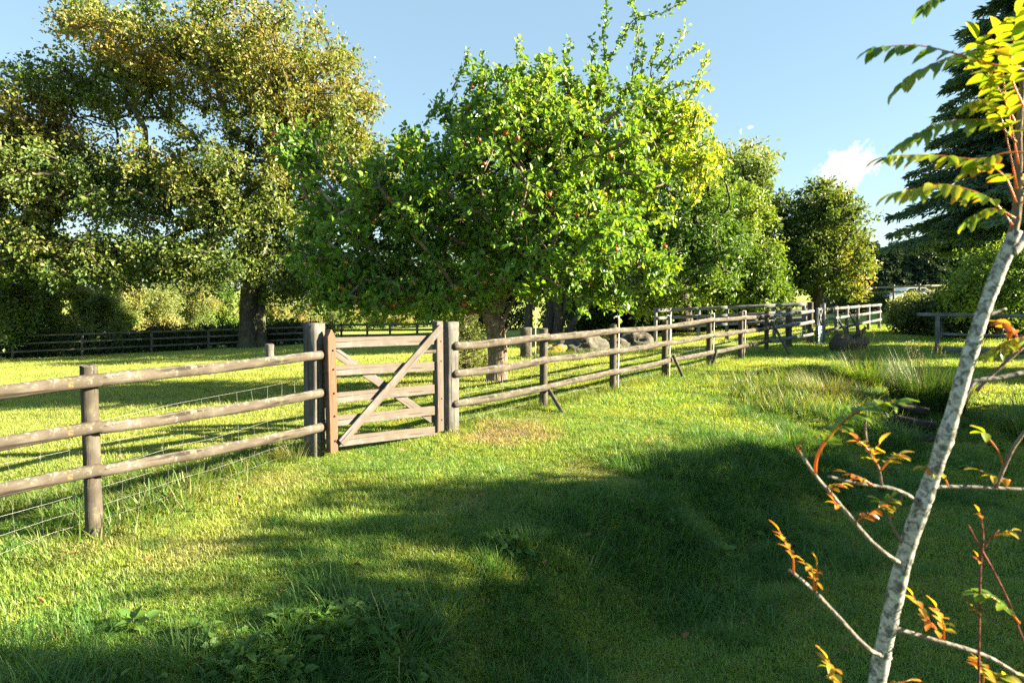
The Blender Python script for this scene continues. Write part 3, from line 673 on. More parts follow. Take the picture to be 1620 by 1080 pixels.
tree('oak_tree', 'big spreading oak with browning autumn leaves on the left of the paddock', 'tree', tkO, .40, blO, 2500, 5.4, .85, .185, .13, m_oakleaf, m_oakbark, tO, 31, lperw=13, shell=.6, r0=.012, pen=.22, minr=.018, floor=1.6, extra=exO, seg=1.1, jitter=.14, flare=1.7, twigs=False)

# ------------------------------------------------------------------ other trees behind
def tgen(a, b=.12, gx=0, cx=0, f=.8, seed=3):
    return lambda P, r: a + b * snoise(P, f, np.random.default_rng(seed)) + gx * (P[:, 0] - cx)
def btree(label, base, blobs, leafm, tf, seed, nn=330, per=5, tw=.75, L=.18, W=.11, R_=.22, lperw=15, name='broadleaf_tree', top=.5, bark=None, stems=1, **kw):
    c = np.mean([b[0] for b in blobs], 0); top_ = base + (c - base) * top
    tk = [base - [0, 0, .2], base + (top_ - base) * .35 + [.05, 0, 0], top_]
    return tree(name, label, 'tree', tk, R_, blobs, nn, per, tw, L, W, leafm, bark or m_bark, tf, seed, lperw=lperw, seg=.9, jitter=.10, minr=.012, **kw)
gA = G(838, 540)
YB = gA[1] + 1.5
def exB(tm, cm, rng):
    for s, r in (([(893, 538), (905, 515), (925, 490), (950, 465)], .16), ([(880, 540), (884, 500), (878, 460), (870, 400)], .2), ([(838, 545), (836, 500), (842, 455), (848, 400)], .17), ([(885, 530), (890, 500), (895, 470), (880, 420)], .09)):
        P = smooth_path([at(x, y, YB - .3) for x, y in s], 4); P[0] = P[0] - [0, 0, .2]; sweep(tm, P, circ(1, 10), (.2, 1, .1), np.linspace(1.15 * r, r * .6, len(P)), .03, rng)
btree('dark many-stemmed tree directly behind the apple tree', at(862, 540, YB), [blob(890, 300, 120, 90, YB + 1, 2.5), blob(930, 380, 90, 70, YB + 1, 2.5), blob(800, 350, 120, 90, YB + 1, 2.5), blob(990, 330, 60, 70, YB + 1, 2)], m_leaf_a, tgen(.3), 41, 330, extra=exB, R_=.25)
g = G(1075, 520); Y3 = 21.5
btree('yellow-green tree overhanging the pen beside the apple tree', at(1085, 512, Y3), [blob(1060, 270, 75, 80, Y3, 2.2), blob(1100, 330, 70, 80, Y3, 2.2), blob(1030, 380, 80, 70, Y3, 2.2), blob(1110, 410, 75, 55, Y3, 2), blob(1060, 210, 50, 40, Y3, 1.5), blob(1025, 450, 55, 30, Y3, 1.5), blob(1050, 478, 60, 16, Y3, 1.2)], m_leaf_a, tgen(.52, .14), 42, 330, 6, .5, .15, .09, .2, zbias=.1)
Y5 = 23.5
btree('bushy bright green tree leaning over the pen', at(1190, 505, Y5), [blob(1170, 400, 65, 60, Y5, 2), blob(1205, 440, 48, 35, Y5, 1.6), blob(1140, 440, 60, 38, Y5, 1.8), blob(1160, 340, 50, 45, Y5, 1.6), blob(1228, 462, 26, 18, Y5 - .3, .8), blob(1190, 470, 60, 16, Y5, 1.2), blob(1120, 470, 50, 18, Y5, 1.2)], m_leaf_a, tgen(.56, .13), 43, 300, 6, .45, .14, .085, .18)
Y4 = 27
btree('tall cool green tree rising behind the bushy ones', at(1165, 500, Y4), [blob(1165, 290, 48, 55, Y4, 2.2), blob(1190, 350, 38, 60, Y4, 2), blob(1140, 350, 50, 60, Y4, 2), blob(1165, 420, 60, 40, Y4, 2)], m_leaf_b, tgen(.58, .15), 44, 270, 6, .65, .19, .11, .25)
Y6 = 26.5
btree('rounded tree with oranger leaves toward its right edge beyond the far corner of the fence', at(1292, 505, Y6), [blob(1290, 350, 52, 50, Y6, 2.2), blob(1265, 400, 42, 55, Y6, 2), blob(1322, 395, 42, 55, Y6, 2), blob(1290, 430, 62, 32, Y6, 2), blob(1345, 440, 20, 26, Y6, .9), blob(1240, 345, 18, 28, Y6, .8), blob(1310, 330, 34, 30, Y6, 1.2)], m_leaf_c, tgen(.27, .13, .10, at(1290, 400, Y6)[0]), 45, 300, 6, .55, .17, .10, .22)  # leaf tint shifts toward orange from left to right
# trees and shrubs along the left and middle background
bgspec = [  # px, ytop, ybase, half width px, depth, kind
    (-60, 330, 545, 90, 44, 'd'), (50, 350, 545, 80, 46, 'a'), (150, 365, 540, 75, 50, 'd'), (240, 370, 540, 80, 47, 'c'), (335, 370, 540, 70, 52, 'a'), (450, 380, 535, 75, 50, 'd'), (545, 400, 530, 60, 55, 'a'), (625, 400, 525, 60, 58, 'd'), (705, 395, 525, 60, 48, 'a'), (780, 390, 520, 60, 42, 'd'), (930, 400, 505, 60, 40, 'd'), (965, 225, 512, 62, 29, 'd')]  # last entry: hidden tree added to shade the oak trunk
labs = {'d': 'dark leafy tree standing in the wood behind the paddock', 'a': 'green leafy tree standing in the wood behind the paddock', 'c': 'bronze tinted tree standing in the wood behind the paddock'}
for k, (px, yt, yb, hw, Y, kind) in enumerate(bgspec):
    if k < 9: Y = Y + 20
    hm = (yb - yt); b = at(px, yb, Y); b[2] = min(b[2], height(b[0], b[1]))
    bl = [blob(px - hw * .3, yt + hm * .3, hw * .6, hm * .26, Y, 2), blob(px + hw * .3, yt + hm * .35, hw * .6, hm * .28, Y, 2), blob(px, yt + hm * .6, hw * .95, hm * .28, Y, 2.2), blob(px, yt + hm * .2, hw * .5, hm * .18, Y, 1.6), blob(px - hw * .1, yt + hm * .86, hw * 1.1, hm * .2, Y, 1.8)]
    btree(labs[kind], b, bl, {'d': m_leaf_d, 'a': m_leaf_a, 'c': m_leaf_c}[kind], tgen(.45, .15), 60 + k, 280, 4.5, 1.0, .26, .16, .2, 11, group='trees in the wood behind the paddock', floor=.3)
shr = [(95, 455, 530, 30, 37, 'y'), (150, 468, 530, 32, 36, 'y'), (30, 440, 535, 35, 38, 'a'), (200, 450, 528, 28, 38, 'y'), (255, 440, 528, 34, 38, 'y'), (300, 455, 525, 30, 36, 'y'), (345, 450, 522, 30, 39, 'a'), (440, 470, 522, 26, 40, 'y'), (480, 478, 520, 24, 42, 'y'),
       (180, 490, 530, 24, 34, 'a'), (540, 470, 514, 30, 56, 'y'), (590, 476, 514, 26, 56, 'y'), (640, 470, 512, 28, 56, 'a'), (680, 478, 512, 24, 54, 'y')]
for k, (px, yt, yb, hw, Y, kind) in enumerate(shr):
    Y = 34 + max(px - 95, -40) * .062
    b = at(px, yb, Y); b[2] = min(b[2], height(b[0], b[1])); hm = yb - yt
    rs_ = np.random.default_rng(500 + k)
    bl = [blob(px + rs_.normal(0, .55) * hw, yt + hm * v_, hw * rs_.uniform(.3, .65) * (.55 + v_), hm * rs_.uniform(.13, .26), Y + rs_.normal(0, .7), .8) for v_ in (.08, .2, .32, .42, .5, .6, .7, .8, .88, .92)]
    btree({'y': 'pale yellowing shrub behind the dark paddock fence', 'a': 'green shrub behind the dark paddock fence'}[kind], b, bl, {'y': m_leaf_y, 'a': m_leaf_a}[kind], tgen(.45, .2, f=1.2), 90 + k, 300, 4.5, .5, .14, .08, .05, 12, name='shrub', group='shrubs behind the paddock fence', floor=.1, zbias=.5)

# ------------------------------------------------------------------ conifers
def conifer(name, label, base, H, R0, n_br, leafm, seed, group=None, droop=.35, per=26, L=.16, W=.05, z0=.08, rt=.2, rand=.35, pw=.8, spread=.5, tone=.4):
    rng = np.random.default_rng(seed); t = thing(name, base, label, 'tree', group); tm, cm = MB(), MB(); base = np.asarray(base)
    P = lin(base - [0, 0, .2], base + [0, 0, H], 12) + rng.normal(0, .04, (12, 3)) * np.linspace(0, 1, 12)[:, None]
    sweep(tm, P, circ(1, 10), (.2, 1, .1), np.linspace(rt, .015, 12), .03, rng)
    QP, QD, QN, QL = [], [], [], []
    for k in range(n_br):
        u = z0 + (1 - z0) * (k + rng.uniform(0, 1)) / n_br; z = u * H; a = k * 2.39996 + rng.normal(0, .4); l = R0 * (1 - u) ** pw * rng.uniform(1 - rand, 1 + rand * .6) + .12
        o = np.array([np.interp(z, P[:, 2] - base[2], P[:, 0]), np.interp(z, P[:, 2] - base[2], P[:, 1]), base[2] + z]); dr = np.array([math.cos(a), math.sin(a), 0])
        s = np.linspace(0, 1, 6)[:, None]; br = o + dr * l * s + np.array([0, 0, 1]) * (.22 * l * s - droop * l * s ** 2 * 1.3)
        sweep(tm, br, circ(1, 4), (.1, .2, 1), np.linspace(.012 + .014 * l, .004, 6), caps=False)
        m = int(per * (l ** 1.15) * 2.2) + 6; q = rng.uniform(.12, 1, m) ** .8; i = np.minimum((q * 5).astype(int), 4); f = (q * 5 - i)[:, None]
        side = np.array([-dr[1], dr[0], 0]); sd = rng.uniform(-1, 1, m) * spread * l * (1.05 - q) * .9
        p = br[i] * (1 - f) + br[i + 1] * f + side * sd[:, None] + np.array([0, 0, 1]) * (-np.abs(sd) * .35 + rng.normal(0, .05, m))[:, None]
        QP.append(p); QD.append(nrm(dr * .8 + side * np.sign(sd)[:, None] * .7 + rng.normal(0, .35, (m, 3)) + [0, 0, -.25])); QN.append(nrm(rng.normal(0, .5, (m, 3)) + [0, 0, 1]))
    p, d_, n_ = np.concatenate(QP), np.concatenate(QD), np.concatenate(QN); s = rng.uniform(.6, 1.3, len(p))
    leaves(cm, p, d_, n_, L * s, W * s, np.clip(tone + .12 * snoise(p, 1.3, rng) + rng.normal(0, .12, len(p)), 0, 1), .2, .25, False)
    obj('trunk', tm, m_bark, t); obj('crown', cm, leafm, t, smooth=False); return t
cb = gz(29, 33)
conifer('cedar_tree', 'towering dark conifer with layered drooping boughs at the right edge', cb, 24, 7.2, 640, m_needle, 7, per=36, L=.38, W=.115, spread=.7, rt=.5, droop=.25, z0=.17, rand=.5, pw=.5, tone=.55)
hd = None
m_belt = leafmat('belt_needle', GRN((.010, .026, .018), (.02, .042, .028), (.035, .062, .040), (.06, .085, .05)), .12, .55, gain=1.6)
protos = []
for k in range(20):   # distant dark conifer belt
    px = 1345 + k * 11.5 + (k % 3) * 4; Y = 60 + (k % 2) * 3; b = at(px, 470, Y); b[2] = height(b[0], b[1]); yt = 379 + [6, 0, 9, 3, 12, 2, 8, 0, 5, 10, 1, 6][k % 12]
    H = at(px, yt, Y)[2] - b[2]
    if k < 3: hd = conifer('conifer_tree', 'dark conifer in the distant belt beyond the far rails', b, H, 2.1, 130, m_belt, 70 + k, 'conifers in the distant belt', per=20, L=.34, W=.12, pw=.6, tone=.5, z0=.0); protos.append((hd, H))
    else:
        src, h0 = protos[k % 3]; o = src.copy(); C.objects.link(o); o.location = b; o.rotation_euler = (0, 0, k * 1.1); o.scale = (1, 1, H / h0)
        for ch in src.children:
            c_ = ch.copy(); C.objects.link(c_); c_.parent = o
# pointed garden conifer beside the right gate post
b = G(736, 592); conifer('dwarf_conifer', 'small clipped conifer bush beside the right gate post', b, 1.42, .46, 90, m_needle_l, 15, per=60, L=.06, W=.022, rt=.03, droop=-.1, z0=.02, pw=.55, rand=.2, spread=.6, tone=.35)

# ------------------------------------------------------------------ right side bushes
btree('leafy lime green bush behind the grey rail at right', at(1580, 520, 19), [blob(1575, 438, 45, 32, 19, 1.3), blob(1620, 430, 50, 50, 19, 1.3), blob(1530, 465, 35, 25, 19, 1), blob(1600, 480, 60, 30, 19, 1.2)], m_leaf_a, tgen(.6, .12), 120, 300, 5, .45, .11, .06, .08, name='bush', zbias=.2, floor=.1)
btree('yellow bramble thicket in front of the distant rails', at(1450, 530, 22), [blob(1462, 492, 28, 14, 22, 1.0), blob(1500, 480, 28, 16, 22, 1.0), blob(1436, 491, 18, 17, 22, .8), blob(1425, 510, 16, 12, 22, .7), blob(1470, 508, 40, 16, 22, 1.0)], m_leaf_y, lambda P, r: .1 + .42 * np.clip((P[:, 2] - .3) / 1.0, 0, 1) + .1 * r.standard_normal(len(P)), 121, 330, 5, .28, .09, .05, .04, name='bush', zbias=.5, floor=.05)  # sunlit top painted in: leaf tint yellower with height
btree('dark evergreen bush behind the grey rail', at(1560, 520, 20.5), [blob(1540, 490, 60, 30, 20.5, 1.2), blob(1610, 490, 60, 40, 20.5, 1.2), blob(1500, 500, 40, 25, 20.5, 1)], m_leaf_d, tgen(.4), 122, 260, 5, .5, .12, .07, .06, name='bush', floor=.05)

for k, (px, hw) in enumerate(((1030, 30), (1075, 32), (1120, 30), (1165, 32), (1215, 30), (985, 34), (940, 30))):
    Yh = 26.5 + (k % 2); b = gz(at(px, 500, Yh)[0], Yh); yb = 455 + F * (1.62 - b[2]) / Yh
    btree('dark low shrub under the trees behind the pen', b, [blob(px + dx * hw, 470 + dy + (yb - 490) * .5, hw * .7, (yb - 465) * .5, Yh, .9) for dx, dy in ((-.4, 6), (.4, 2), (0, 12))], m_leaf_d, tgen(.35), 160 + k, 150, 4.5, .45, .14, .08, .05, 11, name='shrub', group='dark shrubs behind the pen', floor=.05)
# trees and shrubs standing outside the right edge of the view; they throw the long shadows over the lawn
def offtree(label, x, y, top, r, seed, low=.3, nn=260):
    b = gz(x, y); bl = [(np.array([x, y, b[2] + top * .55]), np.array([r, r, top * .45])), (np.array([x - .3, y + r * .5, b[2] + top * .45]), np.array([r * .7, r * .7, top * .4])), (np.array([x + .2, y - r * .6, b[2] + top * .5]), np.array([r * .7, r * .7, top * .42]))]
    btree(label, b, bl, m_leaf_d, tgen(.5), seed, nn, 6, .45, .16, .1, .12, 12, name='garden_shrub', floor=.15)
offtree('short garden shrub nearest the lawn corner outside the view', 11, .5, 4.3, .8, 200, nn=70)
offtree('tall garden shrub beside the lawn outside the view', 11, 1.5, 5.5, .9, 201, nn=220)
offtree('broad garden shrub beside the lawn outside the view', 11, 2.7, 5.2, .9, 202, nn=240)
offtree('slim garden shrub beside the lawn outside the view', 11, 3.8, 5.0, .8, 206)
offtree('leaning garden shrub beside the lawn outside the view', 11, 4.8, 4.1, .8, 207)
offtree('round garden shrub at the turn of the lawn outside the view', 11.2, 6.1, 3.4, .9, 203)
offtree('low garden shrub near the rail outside the view', 11.6, 7.5, 2.8, .8, 204)
offtree('small garden shrub in front of the grey rail outside the view', 13.6, 11.2, 3.5, .9, 205)
offtree('large garden shrub behind the grey rail outside the view', 17.4, 15.2, 5.6, 1.6, 208)

# ------------------------------------------------------------------ other fences
rng = np.random.default_rng(77)
def stakefence(label, bases, tops, rails, mat, name='post_and_rail_fence', r=.05, rw=(.03, .09), rmat=None, props=()):
    """bases: list of (px,py); tops: px heights of posts; rails: list of (y at first post, y at last post)"""
    W_ = [G(a, b) for a, b in bases]; t = thing(name, W_[0], label, 'fence'); x0, x1 = bases[0][0], bases[-1][0]
    for (px, _), wpt, ty in zip(bases, W_, tops):
        m = MB(); tp = hp(px, ty, wpt); sweep(m, lin(wpt - [0, 0, .2], tp, 4), rect(2 * r, 2 * r, .3), (0, 1, 0), None, .03, rng); obj('post', m, mat, t)
    for ya, yb in rails:
        for k in range(len(W_) - 1):
            f0 = (bases[k][0] - x0) / (x1 - x0); f1 = (bases[k + 1][0] - x0) / (x1 - x0)
            pa = hp(bases[k][0], ya + (yb - ya) * f0, W_[k]); pb = hp(bases[k + 1][0], ya + (yb - ya) * f1, W_[k + 1])
            nv_ = np.cross(nrm(pb - pa), [0, 0, 1]); nv_ = nv_ * (-1 if nv_[1] > 0 else 1)
            m = MB(); o = nv_ * (r + .014); sweep(m, lin(pa + o, pb + o, 5), rect(*rw, .25), (0, 0, 1), None, .02, rng); obj('rail', m, rmat or mat, t)
    for (xa, ya, xb, yb, k) in props:
        g = G(xb, yb); tp = hp(xa, ya, W_[k]); m = MB(); sweep(m, lin(g - nrm(tp - g) * .1, tp, 4), rect(.06, .06, .2), (0, 1, 0)); obj('prop', m, mat, t)
    return t, W_
stakefence('dark low rail fence in deep shade along the far left of the paddock', [(-60, 572), (20, 568), (130, 563), (240, 557), (330, 552), (420, 548), (490, 544)], [532, 529, 527, 524, 521, 518, 516], [(534, 517), (547, 526), (560, 536)], m_dark, r=.055, rw=(.035, .09))
stakefence('dark far rail fence seen over the gate in front of straw coloured shrubs', [(505, 536), (540, 533), (581, 532), (617, 531), (660, 531), (705, 530)], [513, 513, 512, 512, 511, 511], [(514, 512), (523, 521), (531, 528)], m_dark, r=.07, rw=(.04, .13))
stakefence('grey three-rail pen fence under the overhanging trees', [(1037, 541), (1060, 540), (1105, 539), (1150, 538), (1225, 536), (1272, 535)], [487, 487, 486, 484, 480, 478], [(491, 481), (503, 493), (519, 505)], m_grey, r=.055, rw=(.05, .1))
stakefence('pale back fence of the pen catching the sun near the corner post', [(1180, 526), (1215, 525), (1245, 524), (1276, 523)], [485, 482, 480, 478], [(486, 480), (497, 491), (508, 503)], m_post, r=.05, rw=(.04, .14))
tf, WF = stakefence('grey shaded rail fence with crossing props right of the narrow gate', [(1303, 541), (1323, 531), (1340, 528), (1357, 525), (1374, 522), (1391, 519)], [480, 484, 483, 482, 481, 480], [(489, 482), (505, 493), (523, 505)], m_grey, r=.055, rw=(.05, .09), props=((1325, 504, 1341, 530, 1), (1343, 494, 1361, 527, 2)))
m_far = woodmat('pale_rail', (.09, .09, .085), (.17, .17, .16), (.25, .25, .235))
stakefence('distant pale two-rail fence in front of the conifer belt', [(1322, 484), (1373, 484), (1414, 483.5), (1455, 483), (1500, 482)], [454, 452, 450, 449, 448], [(457, 451), (465, 459)], m_far, r=.08, rw=(.06, .15))
bs = [np.array([G(a, b)[0], G(a, b)[1] + 1.1, 0]) for a, b in ((-90, 574), (20, 568), (130, 563), (240, 557), (330, 552), (420, 548), (500, 543))]
bl = []; rh = np.random.default_rng(91)
for k in range(len(bs) - 1):
    for f in np.linspace(0, 1, 9)[:-1]:
        p = bs[k] * (1 - f) + bs[k + 1] * f; p[2] = height(p[0], p[1]) + .5; bl.append((p + np.array([0, rh.normal(0, .2), rh.normal(0, .1)]), np.array([.95, .5, rh.uniform(.4, .7)])))
hc = MB(); nodes = sample(rh, bl, 1900, .6, .05); g = gz(bs[3][0], bs[3][1])
foliate(hc, rh, nodes, 3.2, .4, .15, .09, tgen(.4, .15), False, lperw=11, jitter=.06, out=None, zbias=.4, twigs=None)
tag(obj('hedge', hc, m_leaf_d, loc=g, smooth=False), 'low dark ragged hedge running behind the shaded paddock fence at left', 'hedge')
# grey railing at right
Wr = [G(1483, 556), G(1645, 563)]
t = thing('wooden_railing', Wr[0], 'grey weathered railing with square posts behind the leaning sapling', 'railing')
for k, (px, ty) in enumerate(((1483, 496), (1645, 500))):
    m = MB(); sweep(m, lin(Wr[k] - [0, 0, .2], hp(px, ty, Wr[k]), 4), rect(.085, .085, .15), (0, 1, 0), None, .01, rng); obj('post', m, m_grey, t)
for (xa, ya, yb, wd) in ((1448, 497, 500, .085), (1487, 528, 532, .06), (1487, 552, 557, .1)):
    pa, pb = hp(xa, ya, Wr[0]), hp(1645, yb, Wr[1]); m = MB(); sweep(m, lin(pa - [0, .055, 0], pb - [0, .055, 0], 8), rect(.05, wd, .15), (0, 0, 1), None, .01, rng); obj('rail', m, m_grey, t)
for px, yb, ty in ((1490, 535, 501), (1585, 537, 500)):
    b = G(px, yb); m = MB(); sweep(m, lin(b - [0, 0, .2], hp(px, ty, b), 4), rect(.08, .08, .15), (0, 1, 0), None, .01, rng); obj('post', m, m_grey, t)
b0, b1 = G(1490, 535), G(1585, 537); m = MB(); sweep(m, lin(hp(1480, 502, b0), hp(1660, 503, b1), 6), rect(.05, .08, .15), (0, 0, 1)); obj('rail', m, m_grey, t)
# narrow gate at the corner
c0, c1 = RB[-1] + np.array([.16, -.02, 0]), WF[0] - np.array([.12, .02, 0]); dc = c1 - c0; wc = np.linalg.norm(dc); dc = dc / wc
t = thing('narrow_gate', c0, 'narrow grey gate with crossed braces and a metal sheet over its lower half', 'gate')
nc = np.array([dc[1], -dc[0], 0]); q = lambda u, h, o=0: c0 + dc * u * wc + np.array([0, 0, h]) + nc * o
for u in (0, 1):
    m = MB(); sweep(m, lin(q(u, .05), q(u, 1.05), 3), rect(.05, .06, .1), nc); obj('stile', m, m_grey, t)
for h in (1.0, .55): m = MB(); sweep(m, lin(q(0, h), q(1, h), 3), rect(.03, .06, .1), (0, 0, 1)); obj('rail', m, m_grey, t)
for a, b_ in ((.5, 1.0), (1.0, .5)): m = MB(); sweep(m, lin(q(0, a, .035), q(1, b_, .035), 3), rect(.02, .05, .1), (0, 0, 1)); obj('brace', m, m_grey, t)
m = MB(); P = lin(q(-.1, .26, .06), q(1.15, .26, .06), 25); sweep(m, P + nc * (.008 * np.sin(np.arange(25) * 1.6))[:, None], rect(.006, .5, .1), (0, 0, 1)); obj('sheet', m, m_sheet, t)

# ------------------------------------------------------------------ stones, walls, log, timber
def rock(c, r, rng, k=36, amp=.3):
    th = np.linspace(0.001, math.pi - .001, k // 2 + 1); ph = np.arange(k) / k * 2 * math.pi
    D = np.stack([np.sin(th)[:, None] * np.cos(ph), np.sin(th)[:, None] * np.sin(ph), np.repeat(np.cos(th)[:, None], k, 1)], -1).reshape(-1, 3)
    s = 1 + amp * snoise(D, 1.6, rng) + amp * .5 * snoise(D, 4, rng) + amp * .25 * snoise(D, 9, rng)
    s = np.minimum(s, 1 + amp * .5 * snoise(D, 1.1, rng) + .1)
    V = D * s[:, None] * r + c; i = np.arange(k // 2)[:, None] * k; j = np.arange(k); j2 = (j + 1) % k
    m = MB(); m.add(V, np.stack([i + j, i + k + j, i + k + j2, i + j2], -1).reshape(-1, 4)); return m
m_rock = rockmat('grey_rock', (.04, .038, .034), (.125, .118, .105)); m_mossrock = rockmat('mossy_rock', (.09, .09, .08), (.22, .21, .2), (.32, .22, .03))
for px, py, rx, ry, rd, mt, lb in ((882, 560, 34, 12, .5, m_mossrock, 'low boulder capped with orange yellow moss behind the fence'), (922, 558, 42, 17, .6, m_rock, 'long flat grey boulder between the mossy one and the fence post'), (972, 553, 26, 16, .4, m_rock, 'squat grey boulder behind the third fence post'), (1008, 549, 30, 16, .5, m_rock, 'pale broken boulder at the right end of the outcrop')):
    g = G(px, py); k = g[1] / F; mm = rock(g + [0, .2, ry * k * .45], np.array([rx * k, rd, ry * k]), np.random.default_rng(px))
    tag(obj('boulder', mm, mt, loc=g), lb, 'boulder', 'boulders of the outcrop in the paddock')
g = G(832, 566); mm = MB(); zt_ = hp(832, 518, g)[2] - g[2]; sweep(mm, lin(g - [0, 0, .1], g + [0, 0, zt_], 8), rect(.30, .26, .2), (0, 1, 0), None, .03, rng)
tag(obj('stone_block', mm, m_rock, loc=g), 'upright pale stone block at the foot of the dark trunks', 'stone')
g = G(847, 568); mm = MB(); sweep(mm, lin(g - [0, 0, .1], hp(847, 488, g), 4), circ(.014, 6), (0, 1, 0)); tag(obj('garden_stake', mm, m_iron, loc=g), 'thin pale stake standing beside the upright stone block', 'stake')
def wall(label, a, b, h, th, mat, seed):
    rng = np.random.default_rng(seed); L = np.linalg.norm((b - a)[:2]); d = (b - a) / L; n_ = np.array([d[1], -d[0], 0]); m = MB(); z = 0
    while z < h:
        ch = rng.uniform(.10, .17); x = -rng.uniform(0, .3)
        while x < L:
            w_ = rng.uniform(.18, .45); c = a + d * (x + w_ / 2) + np.array([0, 0, z + ch / 2]); 
            sweep(m, lin(c - d * w_ * .48, c + d * w_ * .48, 3), rect(th * rng.uniform(.85, 1.1), ch * .96, .3), (0, 0, 1), [.9, 1, .9], .06, rng); x += w_
        z += ch
    tag(obj('stone_wall', m, mat, loc=a, smooth=False), label, 'wall')
wall('dark dry stone wall beyond the shaded rail fence', G(1286, 497), G(1400, 494), .85, .45, m_rock, 5)
wall('sunlit low stone wall glimpsed under the apple branches', G(868, 506), G(1020, 503), .6, .45, m_rock, 6)
for k, (px, py) in enumerate(((1300, 470), (1325, 469), (1345, 470), (1365, 471), (1388, 473))):
    g = G(1286 + (px - 1286), 496); tp = at(px, py, g[1]); bl = [(tp, np.array([.5, .4, .25])), (tp - [0, 0, .25], np.array([.6, .4, .3]))]
    btree('straggling weed growing along the top of the dark stone wall', np.array([tp[0], tp[1], tp[2] - .5]), bl, m_leaf_y if k % 2 else m_leaf_c, tgen(.35, .2), 140 + k, 60, 4, .3, .10, .05, .02, 9, name='wall_plant', group='plants on the stone wall', floor=-9, zbias=.6)
# felled log
g = G(1330, 556); g2 = G(1392, 552); t = thing('log', g, 'dark felled log lying in the grass with its cut end facing left', 'log')
ax = g2 - g; ax[2] = 0; ax = ax / np.linalg.norm(ax[:2]); rl_ = .235
mm = MB(); P = lin(g + [0, .1, rl_ * .8], g + ax * 1.05 + [0, .25, rl_ * .75], 9); sweep(mm, P, circ(rl_, 18) * (1 + .07 * np.cos(np.arange(18) * 1.3))[:, None], (0, 0, 1), np.linspace(1.08, .82, 9), .05, rng, caps=True); obj('bark', mm, m_bark, t)
dn = nrm(P[0] - P[1]); mm = MB(); sweep(mm, [P[0] + dn * .004, P[0] + dn * .012], circ(rl_ * .98, 18), (0, 0, 1), [1, .97], .02, rng); obj('cut_end', mm, plain('dark_endgrain', (.055, .045, .038), .9, 0, 25, .6, .4), t)
for u, dv in ((.45, (.1, -.3, .35)), (.7, (.15, -.2, .42))):
    mm = MB(); c = P[0] + (P[-1] - P[0]) * u; sweep(mm, [c, c + np.array(dv) * .6, c + np.array(dv)], circ(.05, 8), (1, 0, 0), [1.2, 1, .7]); obj('branch_stub', mm, m_bark, t)
m_rot = woodmat('rotten_timber', (.012, .011, .009), (.028, .025, .02), (.05, .046, .038), moss=.6)
# old timbers in the ditch
for k, (px, py, dz, ln, yaw, lb) in enumerate(((1446, 692, .01, .5, -.25, 'lowest dark rotting timber in the ditch behind the sapling'), (1449, 682, .11, .46, -.38, 'middle dark rotting timber in the ditch behind the sapling'), (1444, 672, .2, .42, -.2, 'topmost dark rotting timber in the ditch behind the sapling'))):
    g = G(px, py); g = np.array([g[0], g[1] + k * .05, height(g[0], g[1]) + dz]); d = np.array([math.cos(yaw), math.sin(yaw), -.12]); mm = MB()
    sweep(mm, lin(g - d * ln / 2, g + d * ln / 2, 6), rect(.2, .10, .2), (0, 0, 1), None, .03, rng); tag(obj('timber', mm, m_rot, loc=g), lb, 'timber', 'old timbers in the ditch')
# splintered stump by the apple tree
g = G(769, 582); mm = MB(); sweep(mm, [g - [0, 0, .1], g + [0, 0, .12], g + [.01, 0, .22], g + [-.03, 0, .34]], circ(.075, 9), (0, 1, 0), [1.2, 1, .8, .08], .12, rng); tag(obj('tree_stump', mm, m_applebark, loc=g), 'small splintered stump left of the apple trunk', 'stump')

# ------------------------------------------------------------------ white car far behind the bramble
m_white = plain('white_paint', (.75, .76, .78), .25, 0, 3, .03, 0); m_glass = plain('dark_glass', (.03, .04, .05), .08, 0, 3, .1, 0); m_tyre = plain('tyre', (.02, .02, .02), .8)
cx0 = at(1397, 478, 52); cz = float(height(cx0[0] + 2, 52)); cb0 = np.array([cx0[0], 52, cz]); t = thing('parked_car', cb0, 'white car parked far off behind the yellow bramble', 'car')
prof = np.array([(0, .35), (.02, .62), (.25, .78), (1.0, .9), (1.55, 1.4), (2.9, 1.43), (3.6, 1.0), (4.2, .92), (4.3, .6), (4.28, .3), (.1, .28)])
def extr(pr, y0, y1, ins=0.):
    k = len(pr); A_ = np.stack([pr[:, 0], np.full(k, y0), pr[:, 1]], 1); B_ = A_.copy(); B_[:, 1] = y1; V = np.concatenate([A_, B_]) + cb0; i = np.arange(k); j = (i + 1) % k
    mm = MB(); mm.add(V, [np.stack([i, j, j + k, i + k], 1), i[::-1][None], (i + k)[None]]); return mm
obj('body', extr(prof, -.85, .85), m_white, t, smooth=False)
for pr in (np.array([(1.2, .95), (1.62, 1.34), (2.15, 1.36), (2.15, .97)]), np.array([(2.25, .97), (2.25, 1.36), (2.85, 1.36), (3.35, 1.0)])): obj('window', extr(pr, -.856, .856), m_glass, t, smooth=False)
for px in (.8, 3.45):
    for yy in (-.8, .8):
        mm = MB(); c = cb0 + [px, yy, .32]; sweep(mm, [c - [0, .1, 0], c + [0, .1, 0]], circ(.32, 18), (0, 0, 1)); wh = obj('wheel', mm, m_tyre, t)
        mm = MB(); sweep(mm, [c - [0, .106, 0], c + [0, .106, 0]], circ(.19, 14), (0, 0, 1)); obj('rim', mm, m_iron, wh)

